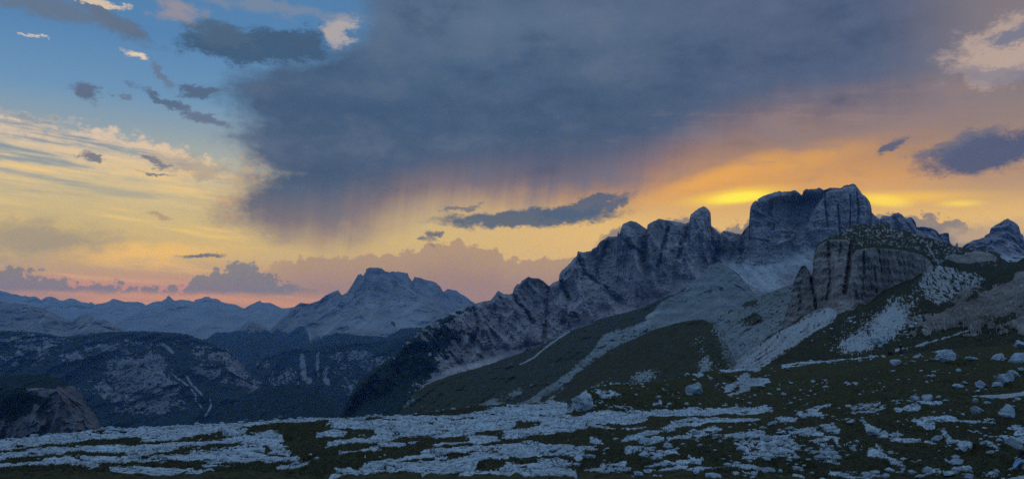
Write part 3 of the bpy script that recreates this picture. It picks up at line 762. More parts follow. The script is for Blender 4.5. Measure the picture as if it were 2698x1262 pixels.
    # planes of broken rock and upright cracks
    fc = np.floor(fbm(px/46, py/60, px*0+140, 3, 0.6)*6+mo3*0.5); facet = np.sin(fc*12.9898)*0.5
    vc = sst(np.abs(fbm((px+mo*4)/15, py/95, px*0+150, 3)), 0.07, 0.0)*wall
    # dark ledges and streaks on the walls
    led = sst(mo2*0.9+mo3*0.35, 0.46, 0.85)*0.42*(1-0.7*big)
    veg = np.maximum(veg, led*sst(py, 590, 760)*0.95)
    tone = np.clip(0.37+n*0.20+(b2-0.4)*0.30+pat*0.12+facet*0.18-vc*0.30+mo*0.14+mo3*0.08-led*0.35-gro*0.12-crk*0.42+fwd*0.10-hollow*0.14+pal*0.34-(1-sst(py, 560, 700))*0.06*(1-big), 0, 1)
    dZ = crest_noise(c, 2.2, 1/14)
    return dR, dZ, {'veg': veg, 'scree': scr*0.9, 'tone': tone}
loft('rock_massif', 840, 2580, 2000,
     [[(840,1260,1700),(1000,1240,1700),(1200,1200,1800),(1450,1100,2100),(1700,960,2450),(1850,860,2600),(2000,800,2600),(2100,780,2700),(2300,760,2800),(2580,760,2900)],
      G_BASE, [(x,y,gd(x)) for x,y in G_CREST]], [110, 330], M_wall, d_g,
     'long rugged rock massif of towers and walls filling the right half of the skyline', back=(0.05, 0.5))

PYR = [(2440,690),(2500,670),(2537,650),(2540,646),(2563.6,633),(2593.5,625.5),(2595,619.7),(2606.7,616),(2610,601),(2628,590),(2655,576),(2676.4,588),(2684.7,596),(2689.7,614.7),(2696,621),(2700,640),(2740,660),(2800,690)]
def d_p(c):
    b2 = ridged(c.X/70, c.Z/150, c.Y/120, 5); n = fbm(c.X/36, c.Y/36, c.Z/26, 5)
    dR = (-(b2-0.4)*80+n*16)*(0.3+0.7*c.crest)
    sc = sst(c.py, 664, 682)*sst(c.px, 2610, 2640)
    return dR, crest_noise(c, 4, 1/20), {'veg': 0*c.X, 'scree': np.clip(sc*(0.6+n*0.6), 0, 1)*0.8, 'tone': np.clip(0.42+n*0.4+(b2-.4)*.3, 0, 1)}
loft('rock_pyramid', 2440, 2800, 520, [[(2440,760,2600),(2800,760,2600)], [(2440,720,3500),(2600,668,3700),(2800,690,3600)], [(x,y,4000) for x,y in PYR]], [50, 110], M_wall, d_p,
     'pyramid shaped rock peak at the right edge', back=(0.05, 0.5))

# ------------------------------------------------------------------ grassy spurs in front of the massif
H_CREST = [(1000,1150,1500),(1044,1090,1560),(1065,1057,1600),(1124,1013.5,1680),(1145,1003,1700),(1214,980,1780),(1248,972,1820),(1317,949,1900),(1369,931,1960),(1430,907,2050),(1498,872,2150),(1555,854,2230),(1579,839.5,2260),(1654,821.6,2360),(1693,809.6,2410),(1758,780,2500),(1788,771,2540),(1818,747,2590),(1848,724,2640),(1872,700,2680),(1893,690,2700),(1915,700,2680),(1943,720,2640),(1975,756,2560),(1996,786,2500),(2030,810,2450),(2080,830,2400)]
def d_h(c):
    px, py = c.px, c.py
    g = ridged(c.X/120, c.Z/330, c.Y/200, 4)
    n = fbm(c.X/26, c.Y/26, c.Z/20, 5)
    fall = (px*0.80-py*0.60); cr = (px*0.60+py*0.80)
    rib = fbm(cr/15, fall/190, px*0+1, 4)
    strat = np.sin((c.Z+n*6)/4.5)
    upper = poly_mask(px, py, [(1740,790),(1800,770),(1860,700),(1895,685),(1960,740),(2010,800),(1880,850),(1780,860),(1700,850)], 14)
    gul = stroke(px, py, [(1868,745),(1872,800),(1866,838)], 9, 7)+stroke(px, py, [(1900,760),(1905,800)], 6)
    dR = (-(g-0.4)*50+n*7-rib*16+strat*2.2*upper+gul*14)*c.crest
    pat = fbm(px/16, py/10, px*0+5, 5, 0.6)
    rock = poly_mask(px, py, [(1400,1045),(1490,985),(1560,925),(1590,880),(1640,862),(1700,852),(1740,800),(1800,768),(1860,700),(1895,682),(1960,740),(2030,830),(1880,860),(1720,875),(1640,905),(1560,955),(1480,1010),(1400,1062),(1330,1080)], 8)
    pale = spots(px, py, [(1720,828,26,7,-28,1.0),(1690,858,30,9,-25,0.8)])+stroke(px, py, [(1498,874),(1450,905),(1404,944),(1370,960)], 7, 3)+stroke(px, py, [(1550,890),(1480,940),(1420,985)], 4, 3)*0.4
    ribs = spots(px, py, [(1090,1055,60,24,-35,0.9),(1130,1075,30,30,0,0.5),(1210,1085,70,22,-10,0.75),(1320,1050,60,40,-30,0.75),(1275,1075,40,20,-30,0.7),(1450,1040,100,24,-32,0.9),(1395,1015,60,20,-30,0.6),(1345,965,20,24,-60,0.6),(1480,1060,60,22,-30,0.6)])
    bare = np.clip(rock*1.0+np.clip(ribs*1.1+pat*0.5+rib*0.45-0.5, 0, 1)+pale, 0, 1)
    green = spots(px, py, [(1500,960,130,34,-32,1),(1420,990,90,30,-32,1),(1640,850,80,18,-22,1)])
    mo = mott(px*0.85-py*0.53, px*0.53+py*0.85, 26, 7, 101); mo3 = mott(px, py, 7, 5, 103, 3)
    veg = np.clip(1-bare*(0.95+0.5*mo)-mo3*0.25+pat*0.25*(1-upper)-upper*0.3, 0, 1)
    veg = np.maximum(veg, spots(px, py, [(1180,1010,110,40,-24,1.0),(1290,985,70,26,-30,0.9),(1150,1040,60,22,-20,0.8),(1370,985,40,18,-40,0.6)])*sst(mo+0.75, 0.2, 0.6))
    # soft grass streaks over the rocky hill
    veg = np.clip(veg+0.8*sst(pat, 0.12, 0.4)*rock*(1-upper)*0.7+sst(mo*0.8+mo3*0.4, 0.1, 0.7)*rock*(0.75-0.45*upper), 0, 1)
    return dR, crest_noise(c, 1.5, 1/9), {'veg': veg, 'scree': np.clip(pale, 0, 1)*0.5, 'tone': np.clip(0.20-0.08*upper+n*0.25+strat*0.10*upper-gul*0.08+pat*0.10+mo3*0.32+mo*0.12, 0, 1)}
loft('grassy_spur', 1000, 2080, 1250, [[(1000,1260,1100),(1300,1250,1050),(1600,1120,1150),(1850,980,1300),(2080,900,1500)], [(1000,1180,1400),(1200,1040,1550),(1400,1000,1650),(1600,930,1850),(1800,830,2200),(1893,770,2350),(2000,830,2250),(2080,850,2250)], H_CREST],
     [130, 130], M_spur, d_h, 'long striped spur of grey rock and dark grass below the massif', cat='hill')

H2_CREST = [(1300,1170,900),(1380,1115,900),(1430,1075,890),(1500,1010,880),(1560,955,860),(1609,920,840),(1670,893,800),(1728,866,760),(1780,852,720),(1824,842.5,690),(1850,841,660),(1870,849,640),(1890,867,620),(1908,893,600),(1924,922,580),(1938,952,560),(1950,1010,540),(1960,1040,520)]
def d_h2(c):
    px, py = c.px, c.py
    n = fbm(c.X/16, c.Y/16, c.Z/14, 5); big = fbm(c.X/150, c.Y/150, c.Z/150, 3)
    cr = (px*0.62+py*0.78); fall = (px*0.78-py*0.62)
    rib = fbm(cr/13, fall/150, px*0+6, 4)
    pat = fbm(px/7, py/5, px*0+2, 4, 0.65)
    gr = spots(px, py, [(1845,920,28,70,-12,0.75),(1870,975,40,34,-40,0.9),(1680,1000,60,24,-22,0.8),(1590,1020,70,22,-34,0.65),(1520,1060,90,16,-36,0.8),(1460,1075,70,14,-36,0.7),(1790,990,40,14,0,0.6),(1900,880,10,40,0,0.8),(1715,985,60,22,-10,0.6)])
    path = stroke(px, py, [(1858,950),(1866,975),(1850,990)], 3)
    mo3 = mott(px, py, 6, 4, 113, 3)
    bare = np.clip(gr*0.62+pat*0.45+rib*0.3+mo3*0.5-0.36, 0, 1)*sst(gr, 0.15, 0.5)*1.2+path
    mo = mott(px*0.8-py*0.6, px*0.6+py*0.8, 30, 9, 117)
    edge = sst(px-0.35*(py-850)+mo*16+mo3*8, 1838, 1905)
    bare = np.clip(bare+edge*(0.55+mo3*0.45), 0, 1.3)+sst(mo, 0.35, 0.8)*0.22
    return (-rib*4-big*24+n*2.5)*c.crest, n*0.5, {'veg': np.clip(1-bare*1.2, 0, 1), 'scree': np.clip(bare*0.4-edge*0.3, 0, 1), 'tone': np.clip(0.22+n*0.2+mo3*0.2, 0, 1)}
loft('green_knoll', 1300, 1960, 820, [[(1300,1250,480),(1600,1150,430),(1960,1080,400)], [(x,y,d) for x,y,d in H2_CREST]], [230], M_spur, d_h2,
     'dark green grassy knoll between plateau and striped spur', cat='hill', ease=[0.85])

# ------------------------------------------------------------------ hill with the cliff tower
FOOT = [(1840,1015,700),(1900,1012,640),(1930,1008,420),(1960,1003,280),(2010,998,210),(2180,978,190),(2340,968,175),(2500,955,178),(2698,940,172),(2800,935,172)]
BASE = [(1840,1005,694),(1900,987,624),(1935,957,564),(1990,917,604),(2040,883,659),(2062,869,688),(2066,866,690),(2106,839,680),(2152,819,660),(2176,806,650),(2186,806,640),(2200,815,605),(2212,819,592),(2249,812,590),(2262,799,600),(2282,799,604),(2305,782,620),(2346,757,650),(2386,738,690),(2428,717,740),(2455,699,790),(2500,705,800),(2550,735,640),(2620,765,480),(2698,752,420),(2800,735,400)]
RIM = [(1840,1003,700),(1900,985,632),(1935,955,572),(1990,915,612),(2040,881,668),(2062,867,694),(2067,842,700),(2076,812,702),(2086,790,704),(2088,759,705),(2096,736,706),(2106,716,707),(2112,703,708),(2122,703,708),(2132,716,706),(2138,731,704),(2141,722,702),(2142,699,690),(2146,669,688),(2157,646,685),(2182,633,678),(2232,631,676),(2240,640,668),(2246,672,622),(2258,660,616),(2285,655,618),(2315,655,634),(2346,656,664),(2400,664,712),(2430,673,752),(2455,688,802),(2500,690,830),(2550,700,780),(2620,716,640),(2698,700,600),(2800,690,590)]
CREST = [(1840,1001,710),(1900,983,644),(1935,953,584),(1990,913,624),(2040,879,680),(2062,865,704),(2067,840,708),(2076,810,711),(2086,787,714),(2088,756,716),(2096,733,717),(2106,713,718),(2112,700.5,719),(2122,700.5,719),(2132,714,717),(2138,728,714),(2141,719,712),(2142,696,702),(2146,664,706),(2157.5,642.7,716),(2169,633.6,726),(2199,621,745),(2214,614.5,755),(2239,601,770),(2255,592,785),(2289,588.7,800),(2323,589.5,810),(2339.5,595,815),(2368,605,820),(2397.6,611,830),(2422.5,621,840),(2455.7,628,860),(2480.6,636,880),(2505.5,643,900),(2519,649.5,910),(2547,653,920),(2580,658.7,930),(2613,662,930),(2630,668,920),(2638,679,905),(2656.5,691,890),(2680,690,850),(2698,678,800),(2800,650,760)]
LOW = [(1840,1006,690),(1900,988,620),(1935,958,560),(1990,918,600),(2040,884,655),(2062,870,684),(2066,870,682),(2106,843,672),(2152,823,652),(2186,810,642),(2200,819,597),(2212,823,584),(2249,816,582),(2262,803,592),(2282,803,596),(2305,786,612),(2346,761,642),(2386,742,682),(2428,721,732),(2455,703,780),(2500,720,700),(2550,750,560),(2620,785,430),(2698,772,380),(2800,755,360)]
def d_gs(c):
    px, py = c.px, c.py
    n = fbm(c.X/18, c.Y/18, c.Z/12, 5); mo = mott(px, py, 22, 12, 131); mo3 = mott(px, py, 7, 4.5, 133, 3)
    g = ridged((px*0.6+py*0.8)/26, (px*0.8-py*0.6)/120, px*0+3, 4)
    bl = spots(px, py, [(1985,842,30,16,-10,0.8),(1975,800,24,10,-20,0.5)])
    low = sst(py-0.25*(2000-px)*0, 790, 900)
    sc = np.clip(0.12+mo3*0.55+mo*0.3+low*0.35-bl*0.5, 0, 1)
    return (-(g-0.4)*18+n*4)*c.crest, n*0.6, {'veg': np.clip(0.35-mo*0.5-mo3*0.4+bl*0.6-low*0.1, 0, 1), 'scree': sc*0.55*low, 'tone': np.clip(0.10+n*0.2+mo3*0.22+np.sin((c.Z+n*2)/2.2)*0.05, 0, 1)}
loft('rubble_slope', 1850, 2150, 420, [[(1850,1060,740),(1900,1010,740),(2000,940,750),(2150,850,770)], [(1850,856,880),(1880,842,940),(1940,808,1000),(2000,779,1050),(2040,765,1080),(2086,749,1100),(2150,735,1130)]],
     [200], M_spur, d_gs, 'grey rubble slope between the green knoll and the cliff tower', cat='hill')
def d_i(c):
    px, py = c.px, c.py
    c.t = np.where(c.t < 1, c.t*0.95, np.where(c.t < 2, 0.95+(c.t-1)*0.05, c.t-1))
    cl = sst(c.t, 0.92, 1.04)*sst(2.06-c.t, 0, 0.12)*sst(px, 2058, 2070)*sst(2470-px, 0, 40)   # the cliff
    b1 = ridged(c.X/17, c.Z/60, c.Y/40, 3); b2 = ridged(c.X/6, c.Z/8, c.Y/9, 4)
    mo3 = mott(px, py, 7, 5, 121, 3); mo = mott(px, py, 20, 12, 123)
    n = fbm(c.X/6, c.Y/6, c.Z/5, 5); n2 = fbm(c.X/1.8, c.Y/1.8, c.Z/1.5, 4); nb = fbm(c.X/40, c.Y/40, c.Z/40, 4)
    gap = 0
    for p, a, b in [([(2247,632),(2243,665),(2238,700),(2231,745),(2225,770)],11,9),([(2140,735),(2146,775),(2150,812)],8,6)]:
        gap = np.maximum(gap, sst(stroke(px+n*3, py, p, a, b), 0.05, 0.9))
    for p, a, b, w in [([(2182,640),(2186,700),(2190,740),(2180,790)],7,9,0.5),([(2275,665),(2277,720),(2270,790)],5,7,0.45),([(2312,660),(2318,700),(2322,740)],5,5,0.35),([(2365,668),(2370,700)],5,5,0.35),([(2215,640),(2212,690)],5,5,0.3),([(2106,760),(2112,800),(2104,830)],7,6,0.4)]:
        gap = np.maximum(gap, w*stroke(px+n*5, py, p, a, b))
    lay = np.sin((c.Z+n*0.8+nb*3)/1.15)+0.7*np.sin((c.Z+nb*2)/3.1)
    blk = np.sin(np.floor(fbm(c.X/9, c.Z/13, c.Y/30, 3)*5)*12.9898)*0.5
    dR = cl*c.crest*(gap*11-(b1-0.4)*7-(b2-0.4)*2.5+n*1.6-lay*0.8+blk*4.2)
    # slopes
    slope = (1-cl)
    near = sst(300-c.Y, 0, 90)
    dZ = slope*c.crest*(n*0.9+nb*3.0*sst(c.t, 0.1, 0.8)*sst(2-c.t, 0, 1)+n2*0.35*(1-0.4*near))
    # outcrops of rock on the right hand slope
    oc = spots(px, py, [(2530,828,54,40,-30,1.0),(2600,815,56,40,-25,1.1),(2480,850,46,28,-30,0.9),(2560,770,60,14,-25,0.7),(2640,775,60,22,-20,0.9),(2420,850,50,26,-30,0.6),(2650,870,40,14,-20,0.6),(2560,885,40,8,-10,0.5),(2660,800,50,40,-30,0.9),(2700,850,26,42,10,1.1),(2440,880,16,10,0,0.8),(2405,885,14,9,0,0.6),(2690,745,24,40,0,0.9),(2570,862,30,22,-20,0.8),(2612,862,12,10,0,0.8)])
    oc2 = spots(px, py, [(2520,682,34,11,8,1.0),(2580,676,32,14,8,1.2),(2600,680,34,12,12,0.9),(2550,690,50,9,0,0.7),(2470,690,20,8,10,0.7),(2440,706,22,14,0,0.9),(2620,700,14,6,0,0.5)])
    ocm = sst(oc+n*0.4+mo*0.55+mo3*0.2, 0.50, 0.85)*slope; ocm2 = sst(oc2+n*0.4+mo*0.4, 0.5, 0.85)*slope
    ob = np.sin(np.floor(fbm(c.X/7, c.Y/9, c.Z/7, 3)*5)*12.9898)*0.5
    dZ = dZ+ocm*(0.9+ob*1.6)+ocm2*(1.6+ob*1.2)
    # loose stone: fan left of the tower, boulder field, bowl on the right
    fanx = poly_mask(px, py, [(2182,803),(2212,822),(2190,850),(2140,880),(2080,920),(2025,960),(1990,985),(1900,985),(1925,962),(1990,915),(2070,868),(2130,832)], 7)
    fall = (px*0.85-py*0.53); cr = (px*0.53+py*0.85)
    sf = fbm(cr/4, fall/90, px*0+3, 4)
    fan = fanx*(0.55+0.6*sst(sf, -0.35, 0.1))
    fr = fbm(px/9, py/6, px*0+12, 5, 0.65); fr2 = fbm(px/4, py/3, px*0+22, 3, 0.6)
    bf = spots(px, py, [(2300,880,110,50,-32,0.95),(2365,815,56,44,-30,1.0),(2250,905,70,24,-10,0.8),(2345,860,60,40,0,0.8),(2160,880,24,12,0,0.3)])
    bowl = poly_mask(px, py, [(2432,712),(2470,702),(2560,716),(2600,735),(2560,765),(2510,788),(2470,806),(2440,790),(2425,755)], 9)
    bs = fbm((px*0.9+py*0.4)/14, (px*0.4-py*0.9)/4, px*0+5, 4)
    bowl2 = poly_mask(px, py, [(2430,720),(2425,760),(2440,800),(2400,810),(2385,770),(2395,745)], 10)*0.55
    top = sst(c.t, 1.98, 2.2)*sst(px, 2150, 2200)*sst(2640-px, 0, 60)
    topg = fbm((px*0.9-py*0.35)/16, (px*0.35+py*0.9)/3.6, px*0+15, 4)
    gs = np.zeros_like(px)
    sc = fan+np.clip(bf*0.75+fr*0.75+fr2*0.45+mo*0.4-0.40, 0, 1)*sst(bf, 0.1, 0.4)*1.3+bowl*np.clip(0.80-1.3*sst(bs+mo3*0.3, 0.08, 0.4)-0.5*sst(mo, 0.3, 0.8), 0, 1)+bowl2*sst(fr, 0.0, 0.2)+top*0.38*sst(topg*0.7+mo3*0.5, 0.0, 0.5)
    sc = sc*(0.70+0.5*mo3+0.2*mo)+gs*np.clip(0.20+fr*0.3+mo3*0.3+mo*0.2, 0, 1)*0.6*sst(py, 790, 920)
    path = stroke(px, py, [(2360,925),(2400,914),(2460,899),(2500,886)], 3.6, 2.2)+stroke(px, py, [(2500,886),(2560,868)], 2)+stroke(px, py, [(2530,690),(2540,722),(2528,700)], 2)*0
    tr = stroke(px, py, [(2443,648),(2470,690),(2478,708)], 2.5, 2)
    sc = np.clip(sc, 0, 1)*slope+path+tr*0.7
    specks = sst(fbm(px/3.2, py/2.2, px*0+31, 2), 0.42, 0.6)*sst(py, 780, 840)*sst(px, 2080, 2200)*0.55
    veg = np.clip(1-cl*1.2-ocm*1.3-ocm2*1.3-np.clip(sc, 0, 1)*1.35-specks, 0, 1)
    veg = veg*(1-gs*(0.45+0.5*sst(mo3*0.7+mo*0.6+0.2, 0, 0.7)))*(1-top*0.60*sst(mo3*0.6+mo*0.6+0.1, -.2, .5))
    veg = np.clip(veg+cl*0.75*sst(0.10+fr*0.3-(c.t-1.0), 0, 0.05)*0, 0, 1)
    tone = np.clip(0.40+n*0.2+(b1-0.4)*0.3*cl+lay*0.08*cl+mo3*0.20+mo*0.20+blk*0.32*cl-gap*0.26+fr*0.12-sst(px, 2260, 2330)*sst(2440-px, 0, 60)*cl*0.22-ocm*(0.12-ob*0.30-mo3*0.2)-ocm2*(0.05-ob*0.2), 0, 1)  # right part of the cliff darkened: shade painted into the rock tone
    return dR, dZ, {'veg': veg, 'scree': np.clip(sc+specks, 0, 1), 'tone': tone}
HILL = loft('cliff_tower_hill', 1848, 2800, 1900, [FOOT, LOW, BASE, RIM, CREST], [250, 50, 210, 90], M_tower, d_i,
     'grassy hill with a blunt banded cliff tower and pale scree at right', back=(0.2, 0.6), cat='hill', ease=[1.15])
# ------------------------------------------------------------------ limestone plateau in front
M_ground = bpy.data.materials.new('karst_turf'); M_ground.use_nodes = True
def build_ground_material(m):
    nt = m.node_tree; N = Net(nt); bs = nt.nodes['Principled BSDF']
    bs.inputs['Roughness'].default_value = 0.92
    bs.inputs['Specular IOR Level'].default_value = 0.15
    tc = N.new('ShaderNodeTexCoord'); o = tc.outputs['Object']
    def at(k):
        n = N.new('ShaderNodeAttribute'); n.attribute_name = k; return n.outputs['Fac']
    fine = N.noise(o, 3.2, 6, 0.7); mid = N.noise(o, 0.5, 5, 0.6); big = N.noise(o, 0.11, 4, 0.55)
    grit = N.noise(o, 14.0, 3, 0.7)
    g1 = N.mix(N.mapr(fine, 0.3, 0.7), (0.020,0.0155,0.0055), (0.080,0.062,0.020))
    g2 = N.mix(N.mapr(fine, 0.3, 0.7), (0.026,0.0165,0.007), (0.094,0.062,0.024))
    grass = N.mix(N.mapr(mid, 0.44, 0.66), g1, g2)
    grass = N.mix(N.mul(N.mapr(big, 0.4, 0.62), 0.6), grass, N.mix(N.mapr(fine, 0.3, 0.7), (0.024,0.022,0.007), (0.086,0.076,0.023)))
    r1 = N.mix(N.mapr(mid, 0.35, 0.65), (0.47,0.455,0.44), (0.66,0.645,0.625))
    r1 = N.mix(N.mul(N.mapr(fine, 0.55, 0.34), 0.7), r1, (0.22,0.215,0.21))
    r1 = N.mix(N.mul(N.mapr(grit, 0.52, 0.36), 0.5), r1, (0.24,0.235,0.23))
    earth = N.mix(N.mapr(fine, 0.3, 0.7), (0.26,0.23,0.22), (0.42,0.38,0.36))
    rock = N.mix(at('earth'), r1, earth)
    mp = N.new('ShaderNodeMapping'); N.put(mp.inputs[0], o); mp.inputs['Scale'].default_value = (0.55, 2.6, 1.0)
    dash = N.noise(mp.outputs[0], 1.0, 5, 0.65)
    mp2 = N.new('ShaderNodeMapping'); N.put(mp2.inputs[0], o); mp2.inputs['Scale'].default_value = (1.5, 1.1, 1.0); mp2.inputs['Location'].default_value = (31, 7, 0)
    joint = N.m('ABSOLUTE', N.sub(N.noise(mp2.outputs[0], 0.8, 3, 0.5), 0.5))
    r1 = N.mix(N.mul(N.mapr(joint, 0.03, 0.008), 0.75), r1, (0.10,0.095,0.09))
    rock = N.mix(at('earth'), r1, earth)
    cut = N.mul(N.mapr(dash, 0.60, 0.70), N.sub(1.0, N.m('MINIMUM', N.mul(at('earth'), 1.4), 1.0)))
    rk = N.mapr(N.sub(N.mad(N.sub(fine, 0.5), 0.45, at('rock')), N.mul(cut, 0.75)), 0.36, 0.62)
    N.put(bs.inputs['Base Color'], N.mix(rk, grass, rock))
    b = N.new('ShaderNodeBump'); b.inputs['Strength'].default_value = 0.7; b.inputs['Distance'].default_value = 0.12
    N.put(b.inputs['Height'], N.mad(grit, 0.4, fine)); N.put(bs.inputs['Normal'], b.outputs[0])
build_ground_material(M_ground)

KA = [(x, 1262, 35) for x in (-60, 2780)]
KB = [(-60,1226,42),(0,1225,42),(1400,1203,47),(2000,1192,46),(2700,1182,44),(2780,1182,44)]
KC = [(-60,1198,49),(0,1196,50),(800,1156,61),(1400,1145,67),(2000,1134,64),(2700,1112,56),(2780,1110,56)]
KD = [(-60,1178,56),(0,1175,57),(800,1122,74),(1250,1090,90),(1480,1092,92),(1600,1094,94),(1800,1084,98),(2040,1076,97),(2300,1042,82),(2700,1022,76),(2780,1020,76)]
KE = [(-60,1168,62),(0,1164,63),(130,1148,66),(267,1131,71),(400,1126,73),(528,1122,76),(660,1115,79),(800,1109,81),(850,1106,83),(900,1103,85),(1040,1100,90),(1150,1087,97),(1250,1071,104),(1350,1067,108),(1459,1062,112),(1494,1066,110),(1502,1078,104),(1508,1060,103),(1516,1050,103),(1527,1043,104),(1557,1024,106),(1608,1015,108),(1697,1013,112),(1750,1004,117),(1791,997,121),(1838,982,128),(1900,976,134),(1960,972,138),(2000,968,140),(2100,957,138),(2250,945,130),(2340,938,120),(2450,927,122),(2600,915,125),(2698,905,128),(2780,900,130)]

# bare rock, sighted patch by patch: (traced line, half width at its ends)
SLABS = [
 ([(-20,1178),(130,1160),(267,1142),(430,1134),(560,1130)],13,11), ([(540,1130),(680,1122),(830,1115),(960,1106),(1080,1102)],7,4),
 ([(400,1146),(470,1138),(560,1134)],18,8), ([(590,1140),(630,1142),(645,1143)],6,5),
 ([(-20,1210),(120,1196),(240,1190),(330,1194)],9,9), ([(330,1200),(420,1186),(560,1166),(726,1148)],9,5),
 ([(640,1172),(690,1164),(740,1158)],6,8), ([(720,1182),(755,1188)],6,5), ([(640,1158),(700,1172),(760,1176)],6,4),
 ([(120,1222),(300,1222),(440,1210),(560,1202),(690,1194)],7,12), ([(690,1204),(780,1200)],5,4), ([(560,1216),(700,1212),(760,1214)],5,4),
 ([(-20,1238),(140,1232),(260,1240)],8,5), ([(300,1252),(430,1243),(505,1240)],7,4), ([(380,1262),(520,1256),(560,1262)],8,8), ([(540,1236),(590,1230),(640,1236)],4,4),
 ([(730,1246),(770,1238),(815,1230)],6,4), ([(840,1147),(900,1141)],6,5), ([(866,1170),(940,1160),(1030,1152)],6,8), ([(900,1190),(960,1186),(1000,1180)],6,5), ([(1000,1168),(1050,1172),(1056,1180)],6,5),
 ([(880,1124),(960,1124),(1010,1122)],5,6), ([(1000,1132),(1120,1126),(1250,1118),(1340,1114)],15,14), ([(1010,1112),(1150,1104),(1280,1090),(1440,1074),(1500,1072)],7,12),
 ([(1250,1104),(1400,1096),(1480,1090)],14,12), ([(1150,1122),(1240,1136),(1130,1140)],8,6), ([(1340,1146),(1420,1136),(1500,1126)],9,13), ([(1240,1152),(1310,1154)],6,4), ([(1150,1178),(1240,1168),(1290,1164)],6,6),
 ([(1080,1162),(1110,1164)],5,4), ([(880,1252),(1000,1228),(1156,1204),(1280,1188),(1400,1180),(1500,1186)],4,8), ([(900,1262),(1040,1240),(1200,1222),(1330,1205)],9,10),
 ([(1330,1200),(1420,1196),(1500,1200),(1520,1210)],12,8), ([(1130,1250),(1230,1240),(1240,1230)],14,8), ([(1330,1240),(1420,1236),(1500,1250)],10,10), ([(1230,1262),(1320,1256),(1500,1262)],8,8), ([(1500,1228),(1420,1218)],6,5),
 ([(1440,1128),(1520,1112),(1600,1098)],16,14), ([(1600,1096),(1700,1092),(1800,1088),(1900,1084),(2025,1082)],15,7), ([(1500,1128),(1560,1118),(1700,1108)],12,7), ([(1440,1142),(1540,1134)],6,4),
 ([(1560,1133),(1640,1137),(1690,1130)],3,4), ([(1640,1158),(1700,1142),(1768,1124),(1880,1112),(1998,1104)],5,7), ([(1693,1167),(1740,1154),(1740,1152)],9,7), ([(1765,1154),(1830,1140),(1895,1130)],8,6), ([(1800,1164),(1850,1158)],5,4), ([(1880,1154),(1900,1148)],5,4),
 ([(1440,1184),(1480,1190),(1515,1200)],8,5), ([(1523,1186),(1570,1192)],7,5), ([(1560,1158),(1590,1166)],6,6), ([(1660,1198),(1700,1194),(1720,1192)],9,5), ([(1710,1214),(1740,1210),(1780,1206)],5,4),
 ([(1700,1232),(1780,1226),(1847,1220)],4,6), ([(1740,1252),(1800,1240)],5,6), ([(1594,1236),(1640,1232),(1660,1246)],6,7), ([(1552,1248),(1640,1252)],6,5), ([(1440,1244),(1495,1242)],5,5), ([(1440,1258),(1490,1258)],5,4),
 ([(1803,1252),(1880,1244),(1960,1232),(2010,1240),(2040,1248)],6,9), ([(1950,1256),(1990,1258)],8,6),
 ([(1905,1152),(1960,1146),(2000,1146)],6,5), ([(1940,1142),(1990,1136),(2020,1140)],7,5), ([(2052,1104),(2095,1102)],6,5), ([(2080,1138),(2130,1136),(2160,1146),(2205,1166)],6,8), ([(2100,1152),(2140,1156)],10,6), ([(2140,1170),(2180,1166)],4,4),
 ([(2105,1086),(2165,1085)],4,5), ([(2130,1084),(2170,1068),(2190,1062)],3,3), ([(2230,1088),(2300,1082),(2330,1074)],5,5), ([(2350,1058),(2420,1058),(2475,1061)],4,3), ([(2360,1083),(2390,1080),(2415,1074)],6,7), ([(2430,1066),(2460,1063)],4,3),
 ([(2405,1118),(2480,1116),(2560,1114),(2620,1118)],4,3), ([(2420,1124),(2465,1130)],5,5), ([(2480,1138),(2515,1148)],6,5), ([(2515,1152),(2560,1154)],4,3), ([(2290,1130),(2310,1142),(2330,1146)],8,6), ([(2345,1150),(2362,1144)],6,6), ([(2230,1110),(2255,1112)],5,4), ([(2165,1132),(2210,1138)],4,4),
 ([(2640,1152),(2690,1140)],5,7), ([(2650,1160),(2700,1162)],6,9), ([(2670,1122),(2710,1132)],8,8), ([(2504,1166),(2530,1174),(2555,1176)],6,7), ([(2350,1162),(2420,1168)],4,6), ([(2440,1170),(2475,1174)],5,5),
 ([(2310,1178),(2322,1196),(2330,1208)],5,6), ([(2295,1200),(2340,1210)],5,5), ([(2340,1216),(2370,1224),(2360,1232)],6,6), ([(2500,1216),(2540,1216)],6,6), ([(2430,1236),(2480,1246)],8,4), ([(2510,1240),(2560,1236)],6,5), ([(2590,1246),(2625,1244)],6,6),
 ([(2190,1246),(2240,1252)],8,8), ([(2250,1256),(2300,1254)],9,8), ([(2100,1258),(2120,1262)],6,6), ([(2640,1258),(2698,1256)],6,8),
 ([(1910,1028),(1935,1010),(1970,1000)],6,12), ([(1925,1040),(1960,1022),(1990,1008)],4,5), ([(1945,1008),(2000,1006),(2024,1002)],9,5),
 ([(1900,977),(1960,972),(2000,976)],6,6), ([(2060,962),(2120,954),(2230,944),(2330,936)],6,4), ([(2385,929),(2440,921),(2490,925)],4,6), ([(1835,990),(1850,986)],5,4),
]
RUBBLE = [(1990,1186,62,34,0,1.0),(2060,1182,60,36,10,1.0),(2180,1200,40,22,30,0.8),(2285,1070,56,14,-2,0.9),(1600,1038,50,12,10,0.9),(1600,1062,40,10,20,0.6),(1740,1066,30,12,0,0.7),(1650,1075,40,8,0,0.6),(2240,1245,50,16,0,0.6),(1290,1195,50,12,0,0.5),(1460,1190,24,14,0,0.6),(960,1208,40,9,5,0.5),(900,1195,40,9,0,0.45),(640,1205,110,12,-3,0.5),(2310,1240,50,14,0,0.5),(2160,1210,60,16,20,0.45),(1330,1150,40,8,0,0.5),(1150,1192,40,9,0,0.6)]

